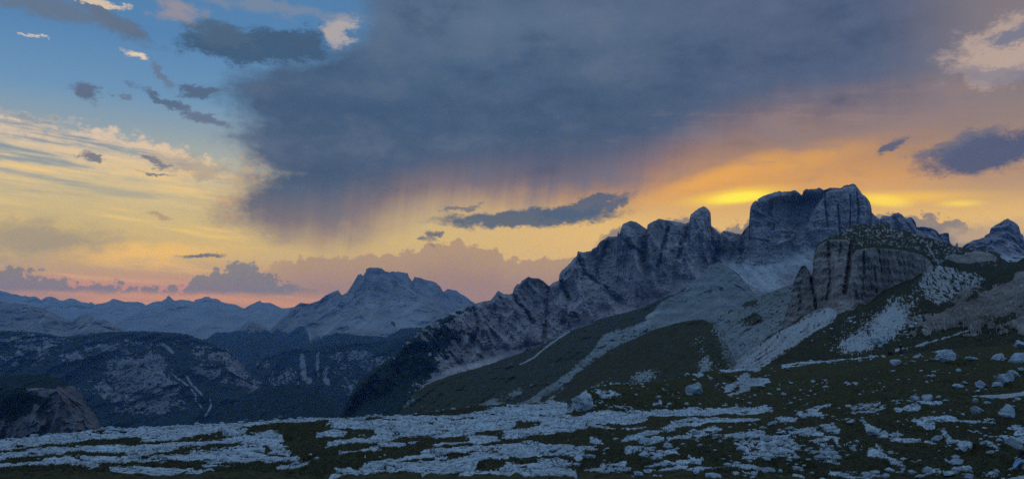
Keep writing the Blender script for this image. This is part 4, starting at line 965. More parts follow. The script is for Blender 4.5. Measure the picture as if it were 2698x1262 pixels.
def build_ground():
    nx = int(1900*QUALITY)
    xs = np.linspace(-60, 2780, nx)
    def line(g):
        gx = [p[0] for p in g]
        y = np.interp(xs, gx, [p[1] for p in g]); d = np.interp(xs, gx, [p[2] for p in g])
        return np.stack([(xs-CX)/F*d, d, (HY-y)/F*d])
    near = []
    for d in (-30, 2.5, 8, 16, 26):
        dd = np.full(nx, float(d))
        near.append(np.stack([(xs-CX)/F*max(abs(d), 30)*1.4, dd, -1.75-0.157*np.maximum(dd, 0)]))
    W = near+[line(g) for g in (KA, KB, KC, KD, KE)]
    e = W[-1]
    k1, k2, k3 = 1.06, 1.3, 2.0
    W.append(np.stack([e[0]*k1, e[1]*k1, e[2]-1.2])); W.append(np.stack([e[0]*k2, e[1]*k2, e[2]-14])); W.append(np.stack([e[0]*k3, e[1]*k3, e[2]-75]))
    rows = [3, 4, 5, 6, 14]+[int(r*QUALITY) for r in (170, 170, 170, 220)]+[26, 14, 10]
    S = []; T = []
    W = np.array(W)
    for k in range(len(W)-1):
        n = rows[k]
        for t in np.linspace(0, 1, n, endpoint=(k == len(W)-2)):
            S.append(W[k]*(1-t)+W[k+1]*t); T.append(k+t)
    S = np.array(S); T = np.array(T)[:, None]*np.ones((1, nx))
    # round off the kinks between the sighted lines a little
    X, Y, Z = S[:, 0], S[:, 1], S[:, 2]
    for lo, hi in ((5.3, 8.0),):
        r = np.where((T[:, 0] > lo) & (T[:, 0] < hi))[0]
        Zs = Z.copy()
        ker = np.hanning(61); ker /= ker.sum()
        for j in range(0, nx):
            Zs[r, j] = np.convolve(np.pad(Z[r, j], 30, mode='edge'), ker, 'valid')
        Z = Zs
    px = np.ones_like(X)*xs[None, :]
    Ys = np.maximum(Y, 1)
    py = HY-F*Z/Ys
    front = sst(Y, 18, 32)
    # ---- shape
    X32, Y32 = X.astype(np.float32), Y.astype(np.float32)
    wx = fbm(X32/5, Y32/5, 0*X32+1, 3); wy = fbm(X32/5, Y32/5, 0*X32+9, 3)
    hill = fbm(X32/14, Y32/14, 0*X32, 3)
    hum = fbm(X32/2.6, Y32/2.6, 0*X32+2, 4)
    # ---- rock mask
    m = np.full(X.shape, -1.0)
    jx = px+wx*16+fbm(X32/1.6, Y32/1.6, 0*X32+4, 4)*8
    jy = py+wy*5.0+fbm(X32/2.2, Y32/1.2, 0*X32+6, 4, 0.6)*3.0
    sl = np.zeros(X.shape)
    vis = (T[:, 0] > 4.8) & (T[:, 0] < 10.3)
    v0, v1 = np.where(vis)[0][[0, -1]]
    for pts, a, b in SLABS:
        qx = [p[0] for p in pts]
        c0 = np.searchsorted(xs, min(qx)-45); c1 = np.searchsorted(xs, max(qx)+45)
        sub = (slice(v0, v1+1), slice(c0, c1))
        sl[sub] = np.maximum(sl[sub], stroke(jx[sub], jy[sub], pts, a*(1.55 if qx[0] < 1560 else 1.25), b*(1.55 if qx[0] < 1560 else 1.25)))
    slab = sst(sl, 0.04, 0.34)
    rub = spots(px, py, RUBBLE)
    st1 = fbm(X32/0.55, Y32/0.75, 0*X32+12, 4, 0.6); st2 = fbm(X32/2.2+wx, Y32/4.0+wy, 0*X32+14, 5, 0.6)
    cracks = np.maximum(sst(np.abs(fbm(X32/1.6+wx*0.6, Y32/2.6, 0*X32+21, 4)), 0.06, 0.015), sst(np.abs(fbm(X32/7.0+wx*0.3, Y32/1.5+wy*0.5, 0*X32+27, 4)), 0.13, 0.05))
    holes = sst(st2, 0.30, 0.50)
    rock = slab*(1-0.95*cracks*sst(st1+0.55, 0.1, 0.6))*(1-0.95*holes*sst(0.9-sl, 0, 0.5))
    rubm = sst(rub*0.9+st1*0.9, 0.62, 0.82)*sst(rub, 0.05, 0.4)
    left = sst(1500-px, -200, 500)
    scat = sst(st2*0.75+st1*0.40+left*0.08, 0.66, 0.76)
    rock = np.maximum(np.maximum(rock, rubm), scat*0.9)*vis[:, None]
    # the trodden path on the right, and the bare earth
    path = sst(stroke(px, py+wy*1.2, [(2545,1049),(2600,1046),(2650,1043),(2780,1036)], 3.5, 15), 0.1, 0.35)*vis[:, None]
    earth = np.clip(path*0.75+spots(px, py, [(2285,1068,50,12,0,0.9),(1960,1012,60,24,-30,0.8),(1700,1110,60,4,-5,0.5)]), 0, 1)
    rock = np.maximum(rock, path)
    cliff = spots(px, py, [(1535,1058,34,32,-30,1.0)])
    rock = np.maximum(rock, sst(cliff+fbm(X32/0.9, Y32/3, Z.astype(np.float32)/0.5, 4)*0.8, 0.45, 0.7)*vis[:, None])
    # grass hummocks with dark undercut hollows, rock standing proud
    pits = sst(fbm(X32/4.5, Y32/7, 0*X32+33, 4), 0.22, 0.52)*(1-slab)*(1-path)*sst(px, 250, 500)
    tuft = fbm(X32/0.42, Y32/0.42, 0*X32+41, 3); tus = ridged(X32/1.1, Y32/1.1, 0*X32+44, 3)
    crestk = sst(np.abs(T-9), 0.0, 0.25)
    dz = hill*0.45*crestk+hum*0.26*(1-path)*(1-0.6*slab)*(0.35+0.65*crestk)+(1-rock)*(tuft*0.10+tus*0.16)-pits*0.55*crestk
    dz = dz+rock*(1-path)*(0.14+0.05*st1+0.16*np.floor((st2*1.3+hum*0.6)*3)/3)-cracks*slab*0.22
    Z = Z+dz*front*(T < 10.2)
    keep = dict(rock=rock, earth=earth)
    ob = grid_mesh('plateau', X, Y, Z, keep, M_ground)
    tag(ob, 'limestone plateau with pale rock slabs among dark grass in the foreground', 'plateau', kind='structure')
    g = Ctx(); g.X, g.Y, g.Z, g.xs, g.rock, g.path = X, Y, Z, xs, rock, path
    g.py = np.where(Y > 20, HY-F*Z/np.maximum(Y, 1), 9999); g.v0, g.v1 = v0, v1
    return g
GROUND = build_ground()

def on(g, px, py, lo=0):
    """world point where the sight line through (px, py) first meets a land form"""
    xs = g.xs if hasattr(g, 'xs') else g.px[0]
    j = int(np.clip(np.searchsorted(xs, px), 0, len(xs)-1))
    col = g.py[:, j]
    r = np.where(col[lo:] <= py)[0]
    i = (r[0]+lo) if len(r) else int(np.argmin(col))
    return np.array([g.X[i, j], g.Y[i, j], g.Z[i, j]])
# ------------------------------------------------------------------ boulders and stones
M_stone = bpy.data.materials.new('weathered_limestone'); M_stone.use_nodes = True
def build_stone(m, dark=1.0):
    nt = m.node_tree; N = Net(nt); bs = nt.nodes['Principled BSDF']
    bs.inputs['Roughness'].default_value = 0.9; bs.inputs['Specular IOR Level'].default_value = 0.15
    tc = N.new('ShaderNodeTexCoord'); ge = N.new('ShaderNodeNewGeometry'); o = ge.outputs['Position']
    a = N.noise(o, 0.9, 5, 0.6); f = N.noise(o, 5.0, 6, 0.7)
    c = N.mix(N.mapr(a, 0.35, 0.65), (0.30*dark,0.285*dark,0.27*dark), (0.52*dark,0.50*dark,0.48*dark))
    c = N.mix(N.mul(N.mapr(f, 0.53, 0.36), 0.7), c, (0.20,0.20,0.21))
    c = N.mix(N.mul(N.mapr(N.noise(o, 0.35, 3, 0.5), 0.56, 0.7), 0.35), c, (0.40,0.33,0.29))
    N.put(bs.inputs['Base Color'], c)
    b = N.new('ShaderNodeBump'); b.inputs['Strength'].default_value = 0.8; b.inputs['Distance'].default_value = 0.15
    N.put(b.inputs['Height'], f); N.put(bs.inputs['Normal'], b.outputs[0])
build_stone(M_stone)
import bmesh
def rock_mesh(name, seed, sub=4, cuts=9, rough=0.12, flat=0.0):
    """an angular block: a ball trimmed by random planes, then weathered"""
    r = random.Random(seed)
    bm = bmesh.new(); bmesh.ops.create_icosphere(bm, subdivisions=sub, radius=1.0)
    v = np.array([w.co[:] for w in bm.verts])
    for i in range(cuts):
        n = np.array([r.gauss(0, 1), r.gauss(0, 1), r.gauss(0.25, 0.9)]); n /= np.linalg.norm(n)
        h = r.uniform(0.42, 0.82)
        d = v@n-h
        v = v-np.outer(np.clip(d, 0, None)*0.93, n)
    nn = fbm(v[:, 0]*1.7+seed*3.1, v[:, 1]*1.7, v[:, 2]*1.7, 5, 0.6)
    rd = ridged(v[:, 0]*1.4+seed, v[:, 1]*1.4+4, v[:, 2]*2.2, 4)
    v = v*(1+(nn*rough-(rd-0.4)*rough*0.9)[:, None])
    lo, hi = v.min(0), v.max(0)
    v = (v-(lo+hi)/2)/((hi-lo)/2)
    for w, c in zip(bm.verts, v): w.co = c
    me = bpy.data.meshes.new(name); bm.to_mesh(me); bm.free()
    me.polygons.foreach_set("use_smooth", np.zeros(len(me.polygons), bool))
    me.materials.append(M_stone)
    return me

def boulder(cx, base, w, h, seed, label, name='boulder', tilt=0, depth=0.8, group=None, cat='boulder', land=None, cuts=9, rough=0.2):
    """w, h: size as sighted; the block stands on the ground at (cx, base)"""
    p = on(land or GROUND, cx, base-0.15*h)
    s = p[1]/F
    o = bpy.data.objects.new(name, rock_mesh(name, seed, 4, cuts, rough)); C.objects.link(o)
    o.scale = (w*s/2*0.88, w*s/2*depth, h*s*0.56)
    o.location = (p[0], p[1]+w*s*0.1, p[2]+h*s*0.25)
    o.rotation_euler = (0, math.radians(tilt), 0)
    tag(o, label, cat, group)
    return o
GB = 'boulders lying on the grass of the plateau'
for a in [
 (2494,954,56,32,3,'large tilted pale boulder with a pink shaded face beside the upper path',-14,.8),
 (2362,965,34,18,5,'medium pale boulder alone in the grass below the standing person',-8,.8),
 (2385,964,14,7,6,'small stone touching the right side of the boulder below the standing person',0,.8),
 (2561,951,36,11,8,'low flat slab in the grass right of the large tilted boulder',0,.7),
 (2628,949,48,18,9,'broad wedge shaped slab between the low flat slab and the right edge',-8,.7),
 (2684,960,56,32,11,'big blocky pale boulder cut by the right edge under the hill',0,.8),
 (2694,916,42,20,12,'pale flat boulder highest on the right edge',6,.7),
 (2526,1023,32,13,14,'smooth rounded boulder leftmost of the row above the gravel path',0,.8),
 (2588,1026,36,24,15,'pointed streaked boulder between the smooth rounded one and the rock pile',0,.9),
 (2626,1022,30,17,17,'low humped boulder at the lower left foot of the rock pile',0,.8),
 (2652,1010,52,26,18,'wide cracked boulder forming the front of the rock pile',-10,.7),
 (2671,998,38,27,20,'upper rear boulder of the rock pile leaning to the right',-18,.7),
 (2690,980,16,11,21,'small block just above the rock pile at the right edge',0,.9),
 (2412,1056,24,16,23,'square pale block standing at the left of two blocks under the dark bank',0,.8),
 (2444,1056,32,17,24,'long pale boulder right of the square block under the dark bank',-12,.7),
 (2472,1050,17,9,26,'small pale stone at the right end of the long boulder under the bank',0,.8),
 (2526,979,18,9,27,'small jagged stone in open grass below the large tilted boulder',0,.8),
 (2492,1057,17,6,29,'small flat stone left of the tip of the gravel path',0,.8),
 (2570,1063,18,15,30,'upright blocky stone just below the gravel path',0,.8),
 (1829,1046,52,44,34,'tall rough grey boulder set in the dark bank near mid view',26,.7),
 (2659,1104,58,40,33,'large angular broken rock with two legs near the right edge below the path',16,.7),
 (2577,1091,40,22,35,'jagged rock with a hollow left of the large angular broken rock',-6,.7),
 (2470,1164,31,16,36,'blocky grey boulder below the left end of the long thin slab',0,.8),
 (2676,1186,56,36,38,'big sloping pale boulder behind the person at the right edge',-16,.7),
 (2347,1199,18,12,39,'small triangular white stone sharp as a tooth in open grass',10,.7),
 (2038,1123,33,16,41,'flat topped pale boulder at the right end of the long white slabs',-6,.8),
 (2082,1137,30,14,42,'low ragged pale boulder just right of the flat topped one',0,.8),
 (2518,1226,44,18,44,'cluster like knobbly boulder low on the right side of the grass',0,.7),
 (2444,1250,30,20,45,'rough pale boulder near the bottom edge right of centre',8,.8),
 (2056,1246,15,11,47,'small round white boulder alone near the bottom edge',0,.9),
 (2612,1195,30,9,48,'long flat lying stone left of the sitting person',-4,.6),
 (2611,1177,24,14,50,'squat grey block left of the big sloping boulder',0,.8),
 (2242,1117,30,12,51,'thin pale stone in the grass below the pink gravel hollow',-6,.7),
 (2302,1150,42,18,53,'white knobbly boulder in the grass well below the gravel hollow',14,.7),
 (2354,1155,21,14,54,'small star shaped white boulder right of the knobbly one',-8,.8),
 (2664,1239,13,7,56,'small white stone beside the sitting person\'s foot',0,.8),
 (2625,1247,20,12,57,'small grey boulder at the lower right corner of the grass',0,.8),
 (1700,1168,46,16,59,'long pale hump of rock left of centre in the striped slabs',-18,.6),
 (1836,1146,30,14,60,'rounded pale rock at the lower end of the striped slabs',-10,.7),
 (1698,1206,36,18,62,'rough pale boulder in the dark grass below the striped slabs',0,.8),
]:
    boulder(*a[:6], tilt=a[6], depth=a[7], group=GB)

o = boulder(1537,1086,66,52,71,'steep craggy rock outcrop where the grassy bank ends', name='rock_outcrop', tilt=-24, depth=0.7, cat='rock outcrop', cuts=6, rough=0.3)

# the slim finger of rock on the skyline of the hill
p = on(ob_ctx['cliff_tower_hill'], 2521, 651)
fing = rock_mesh('rock_finger', 90, 4, 7, 0.2)
o = bpy.data.objects.new('rock_finger', fing); C.objects.link(o)
s = 905/F; o.location = ((2521-CX)*s, 905, (HY-646.5)*s); o.scale = (3.6*s, 3*s, 7.5*s)
tag(o, 'tiny upright rock finger on the skyline left of the rock pyramid', 'rock')

# blocks of the boulder field under the tower
rng = random.Random(4)
L = ob_ctx['cliff_tower_hill']
field = [rock_mesh('scree_block', 200+i, 2, 7, 0.15) for i in range(6)]
o = boulder(2318,912,48,26,72,'largest pale block in the boulder field under the cliff tower', name='scree_block', land=L, group='blocks of the boulder field under the cliff tower', cat='rock')
o = boulder(2312,900,40,20,73,'big leaning block just above the largest one in the boulder field', name='scree_block', land=L, tilt=-18, group='blocks of the boulder field under the cliff tower', cat='rock')
n = 0
while n < 150:
    px = rng.gauss(2290, 70); py = rng.gauss(885, 30)
    if not (2120 < px < 2460 and 800 < py < 928) or (px-2290)*0.35+(py-885) > 42: continue
    q = on(L, px, py)
    if q[1] > 640: continue
    s = q[1]/F; w = rng.choice([3.5,4,4.5,5,5,6,7,8,10,13])
    o = bpy.data.objects.new('scree_block', field[n % 6]); C.objects.link(o)
    o.location = (q[0], q[1], q[2]+w*s*0.1); o.scale = (w*s/2, w*s/2*0.9, w*s/2*rng.uniform(0.5, 0.8))
    o.rotation_euler = (rng.uniform(-.3,.3), rng.uniform(-.3,.3), rng.uniform(0, 6.3))
    tag(o, 'small pale block among many in the boulder field under the cliff tower', 'rock', 'blocks of the boulder field under the cliff tower')
    n += 1

# loose stones strewn over the turf: too many and too small to count
def strewn():
    rng = np.random.RandomState(5)
    base = []
    for i in range(10):
        m = rock_mesh('tmp', 300+i, 1, 5, 0.15)
        v = np.array([w.co[:] for w in m.vertices]); f = np.array([p.vertices[:] for p in m.polygons])
        bpy.data.meshes.remove(m); base.append((v, f))
    V, Fc, off = [], [], 0
    g = GROUND; nr, nc = g.X.shape
    n = 0
    px = np.concatenate([rng.uniform(0, 2740, 2400), rng.uniform(1400, 2740, 1600)])
    py = np.concatenate([rng.uniform(930, 1262, 2400), rng.uniform(930, 1262, 1600)])
    dens = fbm(px/120, py/40, px*0+50, 3)
    rub = spots(px, py, RUBBLE)
    for k in range(len(px)):
        if dens[k]*1.2+rub[k]*0.8+rng.uniform(-.45, .45) < (0.34 if px[k] > 1500 else 0.6): continue
        p = on(g, px[k], py[k])
        if p[1] > 160 or p[1] < 30: continue
        if HY-F*p[2]/p[1] < py[k]-6: continue
        s = (0.07+0.17*rng.uniform()**2.6*(1.5 if rub[k] > 0.3 else 1))*(0.75+p[1]/150)
        v, f = base[k % 10]
        a = rng.uniform(0, 6.3); c, sn = math.cos(a), math.sin(a)
        sc = np.array([s*rng.uniform(0.8, 1.5), s, s*rng.uniform(0.45, 0.8)])
        w = v*sc; w = np.stack([w[:, 0]*c-w[:, 1]*sn, w[:, 0]*sn+w[:, 1]*c, w[:, 2]], -1)+p+np.array([0, 0, s*0.15])
        V.append(w); Fc.append(f+off); off += len(v); n += 1
    V = np.concatenate(V); Fc = np.concatenate(Fc)
    me = bpy.data.meshes.new('loose_stones'); me.from_pydata(V.tolist(), [], Fc.tolist())
    me.materials.append(M_stone)
    o = bpy.data.objects.new('loose_stones', me); C.objects.link(o)
    tag(o, 'small loose pale stones strewn over the grass of the plateau', 'stones', kind='stuff')
strewn()

# tufts of alpine grass
def turf():
    m = bpy.data.materials.new('alpine_grass'); m.use_nodes = True
    N = Net(m.node_tree); bs = m.node_tree.nodes['Principled BSDF']; bs.inputs['Roughness'].default_value = 0.9
    ge = N.new('ShaderNodeNewGeometry')
    a = N.noise(ge.outputs['Position'], 0.6, 4, 0.6); b = N.noise(ge.outputs['Position'], 4.0, 3, 0.6)
    c = N.mix(N.mapr(a, 0.4, 0.62), (0.042,0.034,0.012), (0.068,0.046,0.018))
    c = N.mix(N.mapr(b, 0.35, 0.7), c, (0.10,0.082,0.032))
    N.put(bs.inputs['Base Color'], c)
    rng = np.random.RandomState(8)
    g = GROUND
    n = 120000
    i = rng.randint(g.v0, g.v1-6, n*2); j = rng.randint(1, g.X.shape[1]-1, n*2)
    ok = (g.rock[i, j] < 0.35) & (g.Y[i, j] < 105) & (g.path[i, j] < 0.1) & (rng.uniform(size=n*2) < np.clip(55/g.Y[i, j], 0, 1)**1.0)
    i, j = i[ok][:n], j[ok][:n]; n = len(i)
    P0 = np.stack([g.X[i, j], g.Y[i, j], g.Z[i, j]], -1)
    P0[:, 0] += rng.uniform(-.12, .12, n); P0[:, 1] += rng.uniform(-.12, .12, n)
    V = []
    for b in range(3):
        a = rng.uniform(0, 6.3, n); h = rng.uniform(0.03, 0.10, n)*(0.8+P0[:, 1]/120); w = rng.uniform(0.010, 0.022, n)*(0.8+P0[:, 1]/90)
        lx, ly = np.cos(a), np.sin(a); l = rng.uniform(-.12, .14, n)
        A = P0+np.stack([-ly*w, lx*w, -0.03+0*w], -1); B = P0+np.stack([ly*w, -lx*w, -0.03+0*w], -1)
        T = P0+np.stack([lx*l+0.03, ly*l, h], -1)
        V.append(np.stack([A, B, T], 1))
    V = np.concatenate(V).reshape(-1, 3)
    nf = len(V)//3
    me = bpy.data.meshes.new('grass'); me.vertices.add(len(V)); me.vertices.foreach_set('co', V.astype(np.float32).reshape(-1))
    me.loops.add(nf*3); me.polygons.add(nf)
    me.loops.foreach_set('vertex_index', np.arange(nf*3, dtype=np.int32))
    me.polygons.foreach_set('loop_start', np.arange(0, nf*3, 3, dtype=np.int32)); me.polygons.foreach_set('loop_total', np.full(nf, 3, np.int32))
    me.update(calc_edges=True); me.materials.append(m)
    o = bpy.data.objects.new('grass', me); C.objects.link(o)
    tag(o, 'short dark alpine grass between the limestone slabs', 'grass', kind='stuff')
turf()
# ------------------------------------------------------------------ people
def cloth(name, c, rough=0.9):
    m = bpy.data.materials.new(name); m.use_nodes = True
    N = Net(m.node_tree); bs = m.node_tree.nodes['Principled BSDF']; bs.inputs['Roughness'].default_value = rough
    tc = N.new('ShaderNodeTexCoord'); f = N.noise(tc.outputs['Object'], 22, 4, 0.6)
    N.put(bs.inputs['Base Color'], N.mix(f, tuple(v*0.7 for v in c), tuple(min(1, v*1.25) for v in c)))
    return m
M_skin = cloth('skin', (0.42, 0.27, 0.20), 0.6); M_hair = cloth('dark_hair', (0.012, 0.010, 0.009))
M_black = cloth('black_jacket', (0.010, 0.010, 0.013)); M_dark = cloth('dark_trousers', (0.018, 0.018, 0.028))
M_blue = cloth('light_blue_denim', (0.30, 0.40, 0.56)); M_boot = cloth('dark_boot', (0.02, 0.018, 0.02)); M_pack = cloth('dark_pack', (0.016, 0.016, 0.020))

def skin_obj(name, chains, mat, parent=None, sub=2):
    """one continuous tapered surface grown round a skeleton; chains start at the shared root"""
    verts, rad, edges, key = [], [], [], {}
    def vid(p, r):
        k = tuple(round(c, 4) for c in p)
        if k not in key:
            key[k] = len(verts); verts.append(p); rad.append(r)
        return key[k]
    for ch in chains:
        prev = None
        for p, r in ch:
            i = vid(p, r)
            if prev is not None and prev != i: edges.append((prev, i))
            prev = i
    me = bpy.data.meshes.new(name); me.from_pydata(verts, edges, [])
    o = bpy.data.objects.new(name, me); C.objects.link(o)
    o.modifiers.new('skin', 'SKIN')
    for i, sv_ in enumerate(me.skin_vertices[0].data):
        r = rad[i]
        sv_.radius = r if isinstance(r, tuple) else (r, r)
        sv_.use_root = (i == 0)
    s = o.modifiers.new('smooth', 'SUBSURF'); s.levels = sub; s.render_levels = sub
    me.materials.append(mat)
    dg = bpy.context.evaluated_depsgraph_get()
    m2 = bpy.data.meshes.new_from_object(o.evaluated_get(dg))
    m2.polygons.foreach_set('use_smooth', np.ones(len(m2.polygons), bool))
    o.modifiers.clear(); o.data = m2; m2.name = name
    if not m2.materials: m2.materials.append(mat)
    if parent: o.parent = parent
    return o
def lerp(a, b, t): return tuple(a[i]+(b[i]-a[i])*t for i in range(3))
def addv(a, b): return tuple(a[i]+b[i] for i in range(3))

def hand(wr, d, up):
    """palm and five bent fingers continuing the forearm direction d"""
    d = np.array(d, float); d /= np.linalg.norm(d); up = np.array(up, float); up -= d*(up@d); up /= np.linalg.norm(up)
    sd = np.cross(d, up); w = np.array(wr)
    palm = w+d*0.075
    ch = [[(tuple(w), (0.026, 0.022)), (tuple(palm), (0.036, 0.016))]]
    for k, (off, ln) in enumerate([(-0.028, .068), (-0.009, .078), (0.010, .072), (0.028, .055)]):
        a = palm+sd*off+d*0.012; b = a+d*ln*0.55-up*0.006; e = b+d*ln*0.38-up*0.024
        ch.append([(tuple(palm), (0.036, 0.016)), (tuple(a), 0.0095), (tuple(b), 0.0088), (tuple(e), 0.007)])
    t0 = w+d*0.03-sd*0.028; t1 = t0+d*0.035-sd*0.026-up*0.006; t2 = t1+d*0.028-sd*0.004-up*0.012
    ch.append([(tuple(w), (0.026, 0.022)), (tuple(t0), 0.014), (tuple(t1), 0.0105), (tuple(t2), 0.008)])
    return ch

def person(name_label, loc, face, J, mats, hair_len=0.0, jacket_long=0.0):
    """J: joints in the person's own frame (x to the right of travel, y forward, z up)"""
    root = bpy.data.objects.new('person', None); C.objects.link(root)
    root.location = loc; root.rotation_euler = (0, 0, face)
    tag(root, name_label, 'person')
    pel, che, nek, hd = J['pelvis'], J['chest'], J['neck'], J['head']
    mid = lerp(pel, che, 0.5)
    body = [[(pel, (0.125, 0.095)), (mid, (0.115, 0.085)), (che, (0.145, 0.10)), (nek, (0.052, 0.054)), (addv(lerp(nek, hd, 0.62), (0, 0.012, 0)), (0.068, 0.076)), (hd, (0.076, 0.094)), (addv(hd, (0, -0.006, 0.075)), (0.058, 0.070))]]
    for s in 'lr':
        body.append([(che, (0.145, 0.10)), (J['sh'+s], 0.056), (J['el'+s], 0.042), (J['wr'+s], 0.028)])
        body += hand(J['wr'+s], np.array(J['wr'+s])-np.array(J['el'+s]), (0, 0.3, 1))
        body.append([(pel, (0.125, 0.095)), (J['hi'+s], 0.088), (J['kn'+s], 0.056), (J['an'+s], 0.038), (addv(J['an'+s], J['toe']), (0.036, 0.026))])
    b = skin_obj('body', body, M_skin, root)
    # face
    hx, hy, hz = hd
    skin_obj('nose', [[((hx, hy+0.088, hz+0.010), 0.008), ((hx, hy+0.104, hz-0.018), 0.013)]], M_skin, b, 1)
    for s in (-1, 1):
        skin_obj('ear', [[((hx+s*0.076, hy-0.005, hz+0.015), 0.010), ((hx+s*0.080, hy-0.010, hz-0.022), 0.008)]], M_skin, b, 1)
        skin_obj('eye', [[((hx+s*0.030, hy+0.082, hz+0.012), 0.008), ((hx+s*0.034, hy+0.081, hz+0.012), 0.007)]], M_hair, b, 1)
    skin_obj('mouth', [[((hx-0.022, hy+0.086, hz-0.050), 0.006), ((hx+0.022, hy+0.086, hz-0.050), 0.006)]], M_pack, b, 1)
    # clothes follow the body
    jk = [[(lerp(pel, che, -0.12-jacket_long), (0.155, 0.125)), (mid, (0.140, 0.108)), (che, (0.170, 0.124)), (lerp(che, nek, 0.72), (0.078, 0.078))]]
    for s in 'lr':
        jk.append([(che, (0.170, 0.124)), (J['sh'+s], 0.074), (J['el'+s], 0.058), (lerp(J['el'+s], J['wr'+s], 0.93), 0.042)])
    skin_obj('jacket', jk, mats[0], root)
    tr = []
    for s in 'lr':
        tr.append([(lerp(pel, che, 0.05), (0.145, 0.112)), (J['hi'+s], 0.104), (J['kn'+s], 0.074), (lerp(J['kn'+s], J['an'+s], 0.92), 0.060)])
    skin_obj('trousers', tr, mats[1], root)
    for s in 'lr':
        a = J['an'+s]
        skin_obj('boot', [[(addv(a, (0, -0.02, 0.05)), 0.056), (addv(a, (0, -0.015, -0.03)), (0.050, 0.056)), (addv(a, (0, 0.10, -0.045)), (0.046, 0.034)), (addv(a, (0, 0.17, -0.05)), (0.040, 0.028))]], M_boot, root)
    hair = [[((hx, hy-0.012, hz+0.085), (0.078, 0.088)), ((hx, hy-0.040, hz+0.030), (0.088, 0.070)), ((hx, hy-0.060, hz-0.045), (0.074, 0.048))]]
    if hair_len:
        hair[0] += [((hx, hy-0.085, hz-0.16), (0.070, 0.036)), ((hx, hy-0.095, hz-0.16-hair_len), (0.045, 0.026))]
    skin_obj('hair', hair, M_hair, root)
    return root

# standing beside the path
p = on(GROUND, 2373, 936)
J = dict(pelvis=(0,0,0.93), chest=(0,0.02,1.28), neck=(0,0.03,1.47), head=(0,0.05,1.60), shl=(-0.18,0.01,1.40), shr=(0.18,0.01,1.40), ell=(-0.23,-0.03,1.13), elr=(0.24,0.0,1.13),
         wrl=(-0.20,0.13,0.93), wrr=(0.16,0.20,1.02), hil=(-0.09,0,0.88), hir=(0.09,0,0.88), knl=(-0.11,0.03,0.49), knr=(0.12,0.02,0.49), anl=(-0.13,-0.02,0.09), anr=(0.14,0.0,0.09), toe=(0,0.12,-0.05))
person('person in black standing upright beside the upper path', tuple(p+np.array([0,0,-0.03])), math.radians(118), J, (M_black, M_dark), jacket_long=0.12)
def backpack(loc, rot, label):
    bm = bmesh.new(); bmesh.ops.create_cube(bm, size=1)
    bmesh.ops.scale(bm, vec=(0.32, 0.20, 0.50), verts=bm.verts)
    bmesh.ops.bevel(bm, geom=bm.edges[:], offset=0.07, segments=4, affect='EDGES')
    me = bpy.data.meshes.new('backpack'); bm.to_mesh(me); bm.free(); me.materials.append(M_pack)
    r = bpy.data.objects.new('backpack', me); C.objects.link(r); r.location = loc; r.rotation_euler = rot
    tag(r, label, 'backpack')
    lid = skin_obj('lid', [[((-0.10,0,0.27),(0.06,0.08)),((0.10,0,0.27),(0.06,0.08))]], M_pack, r, 2)
    skin_obj('pocket', [[((0,-0.12,-0.14),(0.10,0.04)),((0,-0.12,0.06),(0.09,0.035))]], M_pack, r, 2)
    for s in (-1, 1):
        skin_obj('strap', [[((s*0.10,0.10,0.20),0.018),((s*0.11,0.17,0.10),0.018),((s*0.11,0.15,-0.08),0.016),((s*0.11,0.10,-0.18),0.014)]], M_boot, r, 1)
    return r
# sitting on the ground to the left, hunched forward
q = on(GROUND, 2343, 936)
Js = dict(pelvis=(0,0,0.14), chest=(0,0.10,0.47), neck=(0,0.20,0.64), head=(0,0.27,0.75), shl=(-0.18,0.13,0.58), shr=(0.18,0.13,0.58), ell=(-0.22,0.30,0.38), elr=(0.22,0.30,0.38),
          wrl=(-0.10,0.50,0.36), wrr=(0.10,0.50,0.36), hil=(-0.09,0.04,0.13), hir=(0.09,0.04,0.13), knl=(-0.12,0.42,0.44), knr=(0.12,0.42,0.44), anl=(-0.12,0.66,0.09), anr=(0.12,0.66,0.09), toe=(0,0.12,-0.05))
person('person in black sitting hunched on the ground left of the standing one', tuple(q+np.array([0,0,-0.02])), math.radians(-70), Js, (M_black, M_dark))
ca, sa = math.cos(math.radians(-70)), math.sin(math.radians(-70))
bx, by = 0*ca-(-0.13)*sa, 0*sa+(-0.13)*ca
backpack((q[0]+bx*1.3, q[1]+by*1.3, q[2]+0.42), (math.radians(-12), 0, math.radians(-70)), 'black backpack on the back of the hunched sitting person')

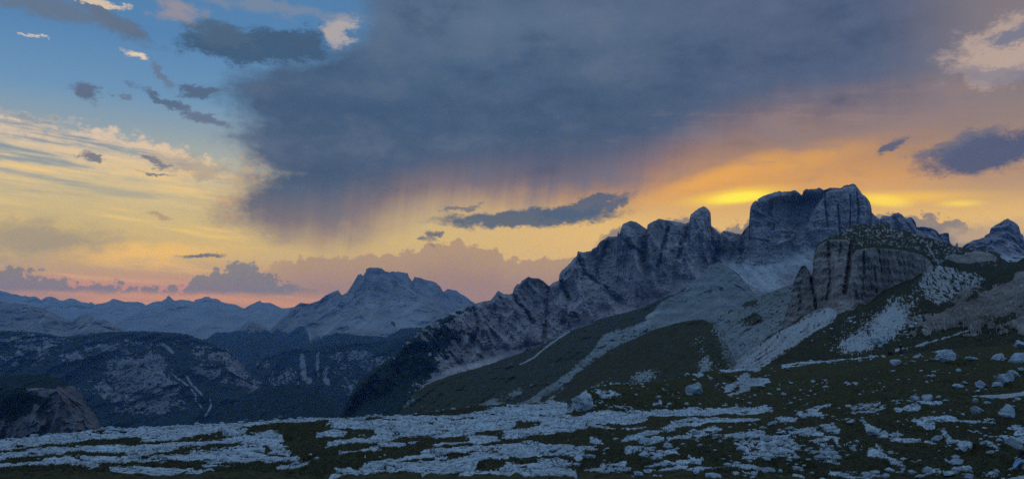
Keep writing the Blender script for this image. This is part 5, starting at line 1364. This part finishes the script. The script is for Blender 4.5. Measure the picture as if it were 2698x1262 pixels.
# sitting on a boulder at the right edge
r = on(GROUND, 2676, 1240)
Je = dict(pelvis=(0,0,0.46), chest=(0,0.12,0.80), neck=(0,0.20,0.98), head=(0,0.25,1.11), shl=(-0.18,0.14,0.92), shr=(0.18,0.14,0.92), ell=(-0.22,0.20,0.66), elr=(0.22,0.24,0.66),
          wrl=(-0.14,0.42,0.58), wrr=(0.13,0.44,0.60), hil=(-0.10,0.03,0.45), hir=(0.10,0.03,0.45), knl=(-0.13,0.44,0.47), knr=(0.14,0.42,0.50), anl=(-0.14,0.72,0.09), anr=(0.15,0.60,0.09), toe=(0,0.12,-0.05))
ex = person('long haired person in black jacket and light blue trousers sitting at the right edge', tuple(r+np.array([0.62,0.05,-0.03])), math.radians(82), Je, (M_black, M_blue), hair_len=0.2, jacket_long=0.18)
s = r[1]/F
st = rock_mesh('boulder', 95, 4, 8, 0.12); o = bpy.data.objects.new('boulder', st); C.objects.link(o)
o.location = tuple(r+np.array([0.72, 0.05, 0.08])); o.scale = (0.42, 0.45, 0.33)
tag(o, 'low dark boulder used as a seat by the person at the right edge', 'boulder', GB)
# ------------------------------------------------------------------ the air between
def make_haze():
    xa, ya, z0, z1 = 26000.0, 32000.0, -1152.0, 1010.0
    v = [(-xa,-6000,z0),(xa,-6000,z0),(xa,ya,z0),(-xa,ya,z0),(-xa,-6000,z1),(xa,-6000,z1),(xa,ya,z1),(-xa,ya,z1)]
    f = [(0,3,2,1),(4,5,6,7),(0,1,5,4),(1,2,6,5),(2,3,7,6),(3,0,4,7)]
    me = bpy.data.meshes.new('haze'); me.from_pydata(v, [], f)
    m = bpy.data.materials.new('haze_air'); m.use_nodes = True
    nt = m.node_tree; nt.nodes.clear()
    pv = nt.nodes.new('ShaderNodeVolumePrincipled')
    pv.inputs['Color'].default_value = HAZE_COLOR
    pv.inputs['Density'].default_value = HAZE_DENSITY
    pv.inputs['Absorption Color'].default_value = (1, 1, 1, 1)
    pv.inputs['Density Attribute'].default_value = ''
    pv.inputs['Anisotropy'].default_value = 0.35
    o = nt.nodes.new('ShaderNodeOutputMaterial')
    nt.links.new(pv.outputs[0], o.inputs['Volume'])
    m.cycles.homogeneous_volume = True
    me.materials.append(m)
    ob = bpy.data.objects.new('haze', me); C.objects.link(ob)
    tag(ob, 'blue evening haze filling the valleys', 'haze', kind='stuff')
HAZE_COLOR = (0.26, 0.52, 1.0, 1.0)
HAZE_DENSITY = 3.8e-5
make_haze()
